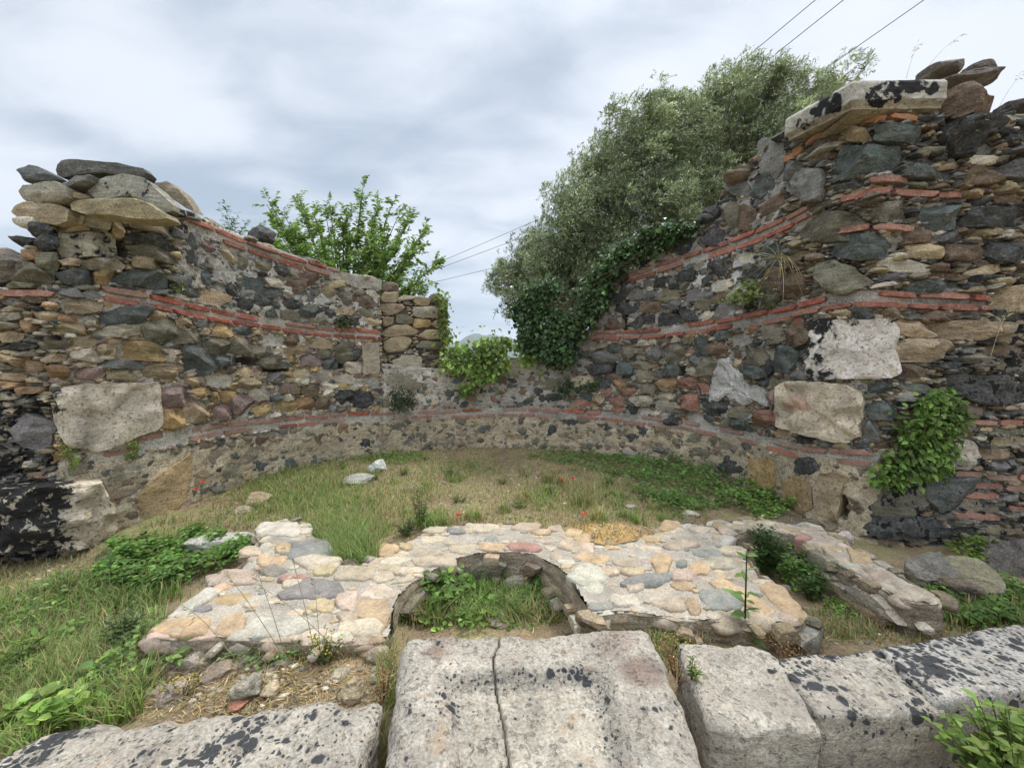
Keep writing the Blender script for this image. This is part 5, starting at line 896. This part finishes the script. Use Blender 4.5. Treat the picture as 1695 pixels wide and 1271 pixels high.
bush('sapling', 'leafless dark stem with a few large leaves in front of the right foundation', 'plant', gp(1232, 1066), .004, .004, .52, 2, 7, .12, .42, (.15, .24, .07), seed=11, stemc=(.02, .012, .012), r=.0065, lo=.45)
bush('dock_plant', 'low plant with large broad leaves at the foot of the dark stem', 'plant', gp(1225, 1062), .10, .06, .14, 9, 3, .12, .38, (.13, .2, .045), seed=12, lo=.3)
yf = bush('flower_clump', 'clump of small yellow flowers under the left foundation', 'flowers', gp(538, 1096), .09, .06, .15, 26, 8, .02, .4, (.13, .15, .05), seed=13, grp='yellow flower clumps', dry=.2)
def petals(root, base, n, rx, rz, col, rad, seed):
    g_ = np.random.default_rng(seed); mb = MB(); t = g_.uniform(0, 2*pi, n); q = np.sqrt(g_.random(n)); c = np.asarray(base)+np.stack([rx*q*np.cos(t), rx*.6*q*np.sin(t), rz*g_.uniform(.4, 1.08, n)], -1); rocks(mb, c, rad, 0, gvar(col, n, g_, .1), n=3, K=6, rng=g_, nz=.02, lo=.9); mb.build('blossom', M_PETAL, root, origin=base, smooth=180)
petals(yf, yf.location, 52, .095, .15, (.50, .42, .07), .0045, 3)
for k, (u, v, lab) in enumerate([(1262, 1072, 'scattered yellow flowers between the broad leaved plant and the front blocks'), (1112, 1085, 'yellow flowered tuft in the joint right of the cracked block'), (300, 1152, 'sparse yellow flowers in front of the left block')]):
    b_ = gp(u, v); c = bush('flower_clump', lab, 'flowers', b_, .10, .05, .10, 14, 7, .018, .4, (.15, .15, .06), seed=30+k, grp='yellow flower clumps', dry=.35); petals(c, b_, 26, .10, .10, (.48, .40, .07), .004, 40+k)
nb = wp(1505, 790, .02)
def wallbush(name, label, poly, n, L, wr, col, d0, d1, mat=None, seed=0, cat='plant', droop=.5, surf=W, stems=10, var=.25, pale=0, cut=-.22):
    g_ = np.random.default_rng(seed+77); q = inpoly(poly, int(n*1.5), g_); q = q[fbm(p3(q[:, 0]*.035, q[:, 1]*.035, seed), 3) > cut][:n]; n = len(q); q = q+g_.normal(0, 1, q.shape)*(3+9*(g_.random((n, 1)) < .12)); s, z = surf.unproject(q[:, 0], q[:, 1]); cx = (s-s.mean())/max(np.ptp(s)/2, .01); cz = (z-z.mean())/max(np.ptp(z)/2, .01); dd = d0+(d1-d0)*g_.random(n)**.7*np.sqrt(np.clip(1.1-cx**2*.6-cz**2*.4, .08, 1)); P = surf(s, z, dd); nx, ny = np.interp(s, surf.s, surf.nx), np.interp(s, surf.s, surf.ny)
    out_ = np.stack([nx, ny, 0*nx], -1); D = out_*.35+np.array([0, 0, -droop])+g_.normal(0, .6, (n, 3)); Nn = out_*.8+np.array([0, 0, .75])+g_.normal(0, .35, (n, 3)); l = L*g_.uniform(.55, 1.25, n); c = gvar(col, n, g_, var)*(1+.5*fbm(p3(q[:, 0]*.05, q[:, 1]*.05, 9), 2))[:, None]
    if pale: k = g_.random(n) < pale; c[k] = c[k]*2.0
    base = surf(np.array([s.mean()]), np.array([z.min()]), np.array([0.]))[0]; root = thing(name, base, label, cat); lf = MB(); leaves(lf, P, D, Nn, l, l*wr, c); lf.build('foliage', mat or M_LEAF, root, origin=base); sm = MB()
    for k in range(stems):
        a, b = g_.integers(0, n, 2); m_ = (P[a]+P[b])/2+out_[a]*.05; tube(sm, bez(P[a]-out_[a]*.05, m_, P[b], 8), .005, .002, (.13, .10, .06), 4)
    sm.build('stem', M_BARK, root, origin=base); return root
wallbush('nettle', 'thick green nettle clump growing out of the right pier', [(1515, 650), (1545, 645), (1562, 662), (1568, 690), (1548, 715), (1550, 745), (1540, 770), (1500, 782), (1455, 800), (1438, 795), (1440, 775), (1465, 740), (1470, 705), (1490, 680)], 1500, .062, .66, (.14, .225, .05), .05, .26, seed=1, cut=-.6)
wallbush('ivy', 'dark ivy hanging over the wall right of the breach', [(850, 510), (872, 485), (905, 470), (950, 475), (1000, 452), (1045, 405), (1080, 385), (1125, 375), (1165, 372), (1130, 398), (1100, 412), (1050, 440), (1015, 462), (1008, 500), (985, 535), (958, 560), (950, 600), (925, 602), (900, 590), (870, 580), (858, 545), (848, 520)], 8500, .08, .85, (.06, .105, .038), .02, .34, mat=M_IVY, seed=2, cat='ivy', stems=40, var=.35, pale=.12, cut=-.36)
wallbush('vine', 'light green vine spilling over the sill of the breach', [(700, 612), (738, 598), (745, 570), (760, 575), (790, 562), (830, 560), (868, 568), (892, 590), (868, 606), (835, 612), (812, 626), (790, 634), (776, 650), (762, 652), (750, 634), (730, 622)], 1500, .085, .85, (.20, .29, .07), .02, .26, seed=3, cat='vine', stems=20, var=.3)
wallbush('vine', 'narrow light green vine climbing the left jamb edge', [(726, 478), (740, 488), (742, 540), (752, 575), (748, 600), (736, 590), (733, 540), (730, 500)], 420, .075, .8, (.16, .22, .055), -.45, -.15, seed=4, cat='vine', stems=6)
wallbush('fern', 'small dark fern tuft on the left of the back wall', [(640, 650), (660, 640), (682, 652), (680, 672), (664, 688), (648, 680)], 420, .05, .45, (.055, .085, .035), .02, .16, seed=5, stems=8)
wallbush('ivy_tuft', 'small dark ivy tuft under the right jamb', [(925, 640), (942, 628), (958, 640), (985, 630), (998, 626), (975, 650), (950, 660), (944, 678), (934, 672)], 380, .05, .75, (.045, .085, .03), .02, .14, seed=6, mat=M_IVY, cat='ivy', stems=6)
wallbush('weed', 'pale weed hanging from under the left marble block', [(205, 730), (228, 726), (226, 745), (212, 762), (203, 755)], 110, .035, .5, (.17, .21, .05), .02, .1, seed=7, stems=3)
wallbush('weed', 'pale weed at the lower left corner of the left marble block', [(100, 735), (115, 738), (126, 762), (120, 776), (106, 755)], 90, .035, .5, (.17, .21, .05), .02, .1, seed=8, stems=3)
wallbush('weed', 'green sprig on the left pier beside the dark slab', [(284, 455), (296, 458), (297, 482), (288, 482)], 60, .035, .5, (.14, .2, .05), .01, .08, seed=9, stems=3)
wallbush('weed', 'green leaves at the right wall foot near the picture edge', [(1590, 890), (1620, 884), (1645, 900), (1635, 922), (1600, 925)], 260, .045, .6, (.10, .15, .03), .15, .35, seed=10, stems=6)
wallbush('weed', 'small sprig in the masonry of the left wall under the upper brick band', [(555, 528), (575, 525), (578, 540), (560, 545)], 90, .04, .6, (.10, .16, .04), .01, .08, seed=12, stems=3)
wallbush('caper_plant', 'wilting plant with green leaves hanging from the upper right wall', [(1198, 495), (1230, 492), (1240, 470), (1268, 460), (1284, 480), (1262, 500), (1230, 505)], 170, .06, .75, (.19, .24, .07), .05, .25, seed=11, stems=4)
hp = MB(); g_ = np.random.default_rng(4); cp = wp(1300, 430, .1)
for k in range(26):
    e = wp(g_.uniform(1195, 1345), g_.uniform(400, 505), g_.uniform(.05, .3)); tube(hp, bez(cp, (cp+e)/2+np.array([-.05, -.15, .12]), e, 9), .004, .0015, gvar((.42, .36, .20), 1, g_)[0], 4)
root = [o for o in bpy.data.objects if o.name.startswith('caper_plant')][0]; hp.build('dry_stalk', M_GRASS, root, origin=np.array(root.location))
bush('weed', 'leafy weed on the grass bank at the left edge of the photo', 'plant', gp(30, 1130), .16, .14, .22, 16, 9, .085, .4, (.15, .22, .05), seed=61)
bush('weed', 'darker upright weed on the grass bank by the corner of the paved foundation', 'plant', gp(205, 1075), .12, .10, .24, 14, 11, .06, .4, (.085, .135, .045), seed=62)
bush('weed', 'flowering weed with pale violet tips at the foot of the black lichened block', 'plant', gp(110, 990), .16, .10, .2, 12, 10, .045, .3, (.11, .16, .05), seed=63)
rb = bush('nettle', 'large leafy plant at the lower right corner in front of the blocks', 'plant', (1.72, 1.30, -.02), .26, .16, .36, 60, 11, .062, .66, (.15, .225, .045), seed=21)
bush('nettle', 'small leafy sprig below the grey block, bottom right', 'plant', (1.05, 1.24, -.05), .10, .08, .16, 12, 7, .05, .5, (.15, .22, .05), seed=22)
bush('weed', 'sprig growing from the joint right of the plain pale block', 'plant', at_z(1145., 1120., .2), .03, .05, .09, 6, 8, .03, .4, (.14, .2, .055), seed=23)
bush('sapling', 'young shoots rising behind the left wall near its pier', 'shrub', at_depth(382., 420., 6.4), .38, .2, .78, 14, 14, .10, .38, (.10, .17, .035), seed=24, lo=.3)
bush('vine', 'vine shoots on top of the left jamb', 'vine', at_depth(700., 492., 7.6), .32, .2, .30, 14, 10, .07, .7, (.13, .2, .05), seed=25, lo=.2)
for k, (u, v, hh, lab) in enumerate([(905, 800, .16, 'loose green weed in the middle of the apse floor, left of the poppy pair'), (955, 838, .2, 'airy weed on the floor just behind the sandy patch'), (1010, 800, .12, 'small weed on the right of the floor before the ground cover'), (835, 800, .10, 'tiny weed at the exact middle of the apse floor'), (565, 775, .14, 'weed by the left of the back wall foot'), (860, 840, .1, 'yellowish tuft between the niche rim and the floor weeds'), (760, 830, .12, 'low weed between the tall leafy weed and the tiny weed'), (1100, 790, .14, 'weed at the left edge of the ground cover')]):
    bush('weed', lab, 'plant', gp(u, v), .13, .11, hh, 14, 9, .04, .35, (.15, .2, .06), grp='weeds on the apse floor', seed=80+k, dry=.1)
for k, (u, v, lab) in enumerate([(1120, 1120, 'rusty dry weed in the joint right of the cracked block'), (1318, 1120, 'rusty dry weed in the joint left of the spotted grey block'), (636, 1150, 'dry grassy weed in the joint left of the cracked block')]):
    q_ = at_z(float(u), float(v), .08); bush('dry_weed', lab, 'plant', q_, .04, .20, .16, 18, 9, .022, .35, (.24, .13, .065), grp='dry weeds in the joints', seed=95+k, stemc=(.2, .11, .06), r=.002, dry=.3)
# poppies
def poppy(u, v, h, lab):
    b_ = gp(u, v+h/662*0) if False else gp(u, v); g_ = np.random.default_rng(int(u)); root = thing('poppy', b_, lab, 'flower', 'red poppies'); st = MB(); top_ = b_+np.array([g_.normal(0, .02), g_.normal(0, .02), h]); tube(st, bez(b_, (b_+top_)/2+np.array([.02, 0, 0]), top_, 7), .002, .0015, (.12, .17, .05), 4); st.build('stem', M_LEAF, root, origin=b_); pt = MB(); az = np.arange(5)*1.257; D = np.stack([np.cos(az), np.sin(az), np.full(5, .55)], -1)
    leaves(pt, np.tile(top_, (5, 1)), D, np.stack([-np.cos(az)*.5, -np.sin(az)*.5, np.ones(5)], -1), .036, .04, gvar((.72, .035, .015), 5, g_, .1), droop=-.1); pt.build('petal', M_PETAL, root, origin=b_)
for u, v, h, lab in [(330, 838, .26, 'upper of the two red poppies by the tilted ochre block'), (324, 846, .22, 'lower of the two red poppies by the tilted ochre block'), (934, 806, .08, 'left poppy of the pair on the right of the apse floor'), (952, 806, .09, 'right poppy of the pair on the right of the apse floor'), (958, 862, .06, 'single poppy behind the sandy patch'), (762, 862, .05, 'single poppy behind the rim of the niche')]: poppy(u, v, h, lab)
# oat grass stalks
def stalk(name, label, base, tip, sag, n, L, col, grp, seed, cat='grass stalk'):
    base, tip = np.asarray(base, float), np.asarray(tip, float); g_ = np.random.default_rng(seed); root = thing(name, base, label, cat, grp); mb = MB(); pt = bez(base, (base+tip)/2+np.array([0, 0, sag]), tip, 12); tube(mb, pt, .0018, .0008, col, 4); mb.build('stem', M_GRASS, root, origin=base); sp_ = MB(); t = np.linspace(.62, 1, n); P = np.stack([np.interp(t, np.linspace(0, 1, 12), pt[:, a]) for a in range(3)], 1); D = unit(tip-base)*.7+g_.normal(0, .35, (n, 3))+np.array([0, 0, -.5]); P2 = P+D*.02
    leaves(sp_, P2, D, g_.normal(0, 1, (n, 3)), L*g_.uniform(.7, 1.2, n), L*.22, gvar(col, n, g_, .15)); sp_.build('spikelet', M_GRASS, root, origin=base); return root
OAT = [((462, 1075), 1.95, (345, 915), 'leftmost'), ((470, 1078), 1.92, (420, 935), 'second from the left'), ((520, 1075), 1.92, (478, 905), 'tallest'), ((560, 1080), 1.9, (430, 970), 'long leaning'), ((530, 1078), 1.9, (520, 960), 'short upright'), ((380, 1080), 1.95, (300, 1000), 'bent low')]
for k, (a, y, b, q) in enumerate(OAT): stalk('wild_oat', f'{q} wild oat stalk in front of the left foundation'.replace('tallest', 'tall thin'), at_depth(*map(float, a), y), at_depth(*map(float, b), y+.12), .06, 9, .032, (.24, .23, .12), 'wild oat stalks at the left foundation', 50+k)
for k, (a, b, y, lab) in enumerate([((1500, 130), (1520, 72), 4.1, 'dry grass stalk on the cornice, left of two'), ((1535, 112), (1592, 58), 4.1, 'dry grass stalk bending right on the right pier top'), ((1655, 175), (1696, 118), 4.0, 'dry flower stalk at the upper right picture edge'), ((1640, 590), (1665, 520), 3.5, 'pale dry oat head against the right wall'), ((860, 905), (700, 905), 3.1, 'dry stalk leaning over the niche')]): stalk('dry_stalk', lab, at_depth(*map(float, a), y), at_depth(*map(float, b), y), .06, 12, .05 if k == 3 else .035, (.45, .36, .24) if k != 3 else (.62, .55, .38), None, 70+k)
# ================================================================== TREES, POLE, CABLES
def tree_right():
    g_ = np.random.default_rng(5); base = np.array([3.4, 9.6, 0.]); root = thing('willow_tree', base, 'large silvery green willow leaved tree rising behind the right half of the wall', 'tree')
    BL = [(862, 452, 36), (895, 410, 40), (950, 345, 55), (990, 268, 52), (1055, 215, 58), (1095, 178, 40), (1130, 210, 56), (1010, 400, 75), (1085, 330, 100), (1175, 255, 85), (1250, 165, 62), (1285, 118, 30), (1335, 150, 42), (1395, 130, 34), (1432, 112, 22), (930, 450, 55), (1050, 450, 60), (842, 470, 24), (1220, 205, 65), (1000, 330, 70), (1130, 400, 70), (1210, 330, 70), (960, 500, 50), (1290, 220, 55), (850, 505, 34), (878, 432, 46), (915, 425, 56), (860, 472, 42), (828, 468, 28), (935, 380, 50), (1180, 165, 48), (1215, 140, 40), (1150, 300, 75), (1245, 250, 55), (1255, 120, 34), (1330, 190, 45), (905, 455, 60), (985, 440, 70), (1100, 250, 70), (960, 410, 55), (1170, 345, 55), (1020, 300, 70), (880, 470, 40), (905, 500, 45), (830, 450, 22), (1380, 190, 40)]
    BL = np.array(BL, float); dep = g_.uniform(8.8, 10.6, len(BL)); C = at_depth(BL[:, 0], BL[:, 1], dep); r = BL[:, 2]/FPX*dep; cen = C.mean(0); tb, lf = MB(), MB()
    fork = base+np.array([.2, .1, 2.2]); tube(tb, bez(base, (base+fork)/2+np.array([.15, 0, 0]), fork, 8), .22, .17, (.12, .10, .075), 9)
    for c, q in zip(C, r):
        pt = bez(fork, (fork+c)/2+np.array([0, .1, .3]), c, 9); tube(tb, pt, .055, .014, (.12, .105, .08), 6)
        for k in range(5): e = c+unit(g_.normal(0, 1, 3)+np.array([.2, 0, .3]))*q*.8; tube(tb, bez(c, (c+e)/2+g_.normal(0, .06, 3), e, 6), .013, .004, (.12, .10, .07), 5)
    tb.build('trunk', M_BARK, root, origin=base, smooth=60); A = r**2; wt = A/A.sum(); ns_ = 1300; i = g_.choice(len(C), ns_, p=wt); d = unit(g_.normal(0, 1, (ns_, 3))*np.array([1, .8, 1])); K_ = C[i]+d*(r[i]*g_.uniform(.25, .88, ns_))[:, None]; kr = g_.uniform(.16, .36, ns_)*np.clip(.5+.6*r[i], .5, 1.1); ktone = np.exp(g_.normal(0, .22, ns_))
    n = 42000; ki = g_.choice(ns_, n, p=kr**2/(kr**2).sum()); d = unit(g_.normal(0, 1, (n, 3))+unit(K_[ki]-cen)*.5); O = K_[ki]+d*(kr[ki]*g_.random(n)**.5*.8)[:, None]
    D0 = unit(d*.75+np.array([.42, 0, .30])+g_.normal(0, .45, (n, 3))); Ls = g_.uniform(.09, .22, n); m_ = 12; t = np.linspace(.1, 1, m_)[None, :, None]
    bend = np.array([.25, 0, -.25]); P = O[:, None]+D0[:, None]*Ls[:, None, None]*t+bend*Ls[:, None, None]*t**2; sg = np.where(np.arange(m_) % 2 == 0, 1, -1)[None, :, None]; sd = unit(np.cross(D0, g_.normal(0, 1, (n, 3))))[:, None]; LD = D0[:, None]*.7+sd*sg*.85+g_.normal(0, .3, (n, m_, 3))+np.array([.2, 0, 0]); sil = (g_.random((n, m_)) < .34)[..., None]
    tone = ktone[ki][:, None]*np.exp(.3*fbm(O*1.6, 3))[:, None]*np.exp(g_.normal(0, .18, (n, m_)))
    col = np.where(sil, np.array([.46, .50, .37]), np.array([.20, .25, .12]))*tone[..., None]; nn = g_.normal(0, .5, (n*m_, 3))+np.array([0, -.3, .8])
    slim(lf, P.reshape(-1, 3), LD.reshape(-1, 3), nn, g_.uniform(.05, .095, n*m_), g_.uniform(.015, .024, n*m_), col.reshape(-1, 3)); lf.build('crown', M_SILV, root, origin=base)
tree_right()
def tree_left():
    g_ = np.random.default_rng(8); base = at_depth(575., 600., 9.2); base[2] = 0; root = thing('mulberry_tree', base, 'bright green broad leaved tree behind the left half of the wall', 'tree'); tb, lf = MB(), MB(); fork = base+np.array([0, 0, 1.7]); tube(tb, [base, (base+fork)/2, fork], .13, .1, (.13, .10, .07), 8)
    tips = [(442, 330), (470, 345), (492, 322), (520, 345), (545, 325), (575, 345), (601, 300), (625, 335), (650, 325), (680, 352), (700, 375), (690, 400), (722, 428), (668, 440), (640, 455), (500, 400), (430, 372), (460, 400), (560, 390), (610, 400), (585, 430), (540, 430), (530, 380), (650, 395), (620, 365), (490, 372), (600, 460), (560, 460), (520, 450), (450, 360), (690, 455), (636, 380), (480, 430)]
    for k, (u, v) in enumerate(tips*2):
        u += g_.normal(0, 9)*(k >= len(tips)); v += 10+(g_.normal(0, 9)+12)*(k >= len(tips)); e = at_depth(float(u), float(v), 9.2+g_.uniform(-.9, .9)); pt = bez(fork, fork*.45+e*.55+np.array([(fork[0]-e[0])*.15, 0, -.1]), e, 10); tube(tb, pt, .035, .006, (.12, .10, .06), 5)
        ns = 23; t = g_.uniform(.35, 1, ns); t[0] = 1; o = np.stack([np.interp(t, np.linspace(0, 1, 10), pt[:, a]) for a in range(3)], 1); ax = unit(pt[-1]-pt[-4]); dd = unit(ax*.9+g_.normal(0, .5, (ns, 3))+np.array([.1, 0, .15])); Ls = g_.uniform(.14, .36, ns); m_ = 11; tt = np.linspace(.1, 1, m_)[None, :, None]; P = o[:, None]+dd[:, None]*Ls[:, None, None]*tt; sg = np.where(np.arange(m_) % 2 == 0, 1, -1)[None, :, None]; sd = unit(np.cross(dd, np.array([0, -.6, .8])))[:, None]; LD = dd[:, None]*.6+sd*sg*.8+np.array([0, 0, -.15])+g_.normal(0, .2, (ns, m_, 3)); nk = ns*m_
        l = g_.uniform(.08, .135, nk); leaves(lf, P.reshape(-1, 3), LD.reshape(-1, 3), np.array([0, -.4, .8])+g_.normal(0, .35, (nk, 3)), l, l*.55, gvar((.17, .27, .06), nk, g_, .28))
    tb.build('trunk', M_BARK, root, origin=base, smooth=60); lf.build('crown', M_LEAF, root, origin=base)
tree_left()
pb = at_depth(938., 600., 26.); pb[2] = -.3; pt_ = at_depth(938., 338., 26.); root = thing('utility_pole', pb, 'slim grey utility pole half hidden by the tall tree', 'pole'); mb = MB(); tube(mb, [pb, (pb+pt_)/2, pt_], .13, .10, (.20, .18, .16), 10); mb.build('post', M_BARK, root, origin=pb, smooth=60); mb = MB()
for v in (343, 365, 414): q = at_depth(938., float(v), 25.85); rocks(mb, q[None], .09, 0, (.25, .24, .23), n=5, K=6, lo=.9)
mb.build('insulator', M_BARK, root, origin=pb, smooth=60)
mc, nt = new_mat('cable_sheath'); N = NT(nt); o_ = N.n('ShaderNodeOutputMaterial'); b_ = N.n('ShaderNodeBsdfPrincipled'); b_.inputs['Base Color'].default_value = (.09, .085, .10, 1); b_.inputs['Roughness'].default_value = .6; N.l(b_.outputs[0], o_.inputs[0])
for k, (v, near, far, q) in enumerate([(343, (1540, -158), (600, 487), 'upper'), (365, (1560, -130), (600, 490), 'middle'), (414, (1680, -105), (600, 494), 'lower')]):
    a, b, c = at_depth(float(near[0]), float(near[1]), 7.), at_depth(938., float(v), 25.8), at_depth(float(far[0]), float(far[1]), 60.); mb = MB(); tube(mb, bez(a, (a+b)/2, b, 40), .009, .012, (.1, .1, .1), 5); tube(mb, bez(b, (b+c)/2+np.array([0, 0, -.15]), c, 24), .014, .03, (.1, .1, .1), 5)
    tag(mb.build('power_cable', mc, origin=b, smooth=180), f'{q} of the three power cables crossing the sky from the pole', 'cable', 'power cables')
# ================================================================== CAMERA, SKY, SUN
cam = bpy.data.cameras.new('camera'); cam.sensor_width = 36; cam.lens = 36*FPX/1695; cam.clip_end = 8000; cam.clip_start = .05
co = bpy.data.objects.new('camera', cam); COL.objects.link(co); co.location = EYE; co.rotation_euler = (pi/2-PITCH, 0, 0); S.camera = co
SUN_EL, SUN_AZ = radians(58), radians(35)      # azimuth measured from +y towards +x
sl = bpy.data.lights.new('sun', 'SUN'); sl.energy = 1.5; sl.angle = radians(12); sl.color = (1, .95, .88); so = bpy.data.objects.new('sun', sl); COL.objects.link(so); so.location = (0, 0, 30); so.rotation_euler = (pi/2-SUN_EL, 0, pi-SUN_AZ)
w = bpy.data.worlds.new('World'); S.world = w; w.use_nodes = True; nt = w.node_tree
for n in list(nt.nodes): nt.nodes.remove(n)
N = NT(nt); out = N.n('ShaderNodeOutputWorld'); sky = N.n('ShaderNodeTexSky'); sky.sky_type = 'NISHITA'; sky.sun_disc = False; sky.sun_elevation = SUN_EL; sky.sun_rotation = SUN_AZ
b1 = N.n('ShaderNodeBackground'); b1.inputs[1].default_value = .012; N.l(sky.outputs[0], b1.inputs[0])
tc = N.n('ShaderNodeTexCoord').outputs['Generated']; sp = N.n('ShaderNodeSeparateXYZ'); N.l(tc, sp.inputs[0]); zc_ = N.math('MAXIMUM', sp.outputs[2], 0.0); zz = N.math('ADD', zc_, .22)
cb = N.n('ShaderNodeCombineXYZ'); N.l(N.math('DIVIDE', sp.outputs[0], zz), cb.inputs[0]); N.l(N.math('DIVIDE', sp.outputs[1], zz), cb.inputs[1])
mp = N.n('ShaderNodeMapping'); mp.inputs['Location'].default_value = (8.1, 3.3, 0); mp.inputs['Rotation'].default_value = (0, 0, radians(-35)); mp.inputs['Scale'].default_value = (1.0, 1.7, 1); N.l(cb.outputs[0], mp.inputs['Vector'])
c1 = N.noise(mp.outputs[0], .85, 2.2, .5, .3); c2 = N.noise(mp.outputs[0], 3.2, 5, .58, .4)
cl = N.math('ADD', N.math('MULTIPLY', c1, .75), N.math('MULTIPLY', c2, .25))
dens = N.mapr(cl, .37, .60, 0, 1, True)
colr = N.mix(dens, (.39, .465, .555), (.775, .81, .87))
hor = N.mapr(sp.outputs[2], 0.0, .32, 1, 0, True); colr = N.mix(N.math('MULTIPLY', hor, .55), colr, (.57, .68, .80))
sky_boost = N.math('MULTIPLY', N.mapr(sp.outputs[2], .60, 1.0, 1.0, 3.4, True), N.mapr(sp.outputs[1], -.1, -.7, 1.0, 1.35, True))  # sky boosted overhead and behind the camera, added out of view to light walls
colr = N.scale(colr, sky_boost)
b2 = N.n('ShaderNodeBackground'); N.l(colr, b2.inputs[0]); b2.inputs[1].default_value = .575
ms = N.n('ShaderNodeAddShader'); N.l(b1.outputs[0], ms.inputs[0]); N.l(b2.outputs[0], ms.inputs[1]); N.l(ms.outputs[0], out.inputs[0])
S.view_settings.view_transform = 'Standard'; S.view_settings.look = 'None'; S.view_settings.gamma = 1; S.view_settings.exposure = .92
S.render.engine = 'CYCLES'; S.cycles.max_bounces = 6; S.cycles.transparent_max_bounces = 4; S.cycles.use_denoising = True
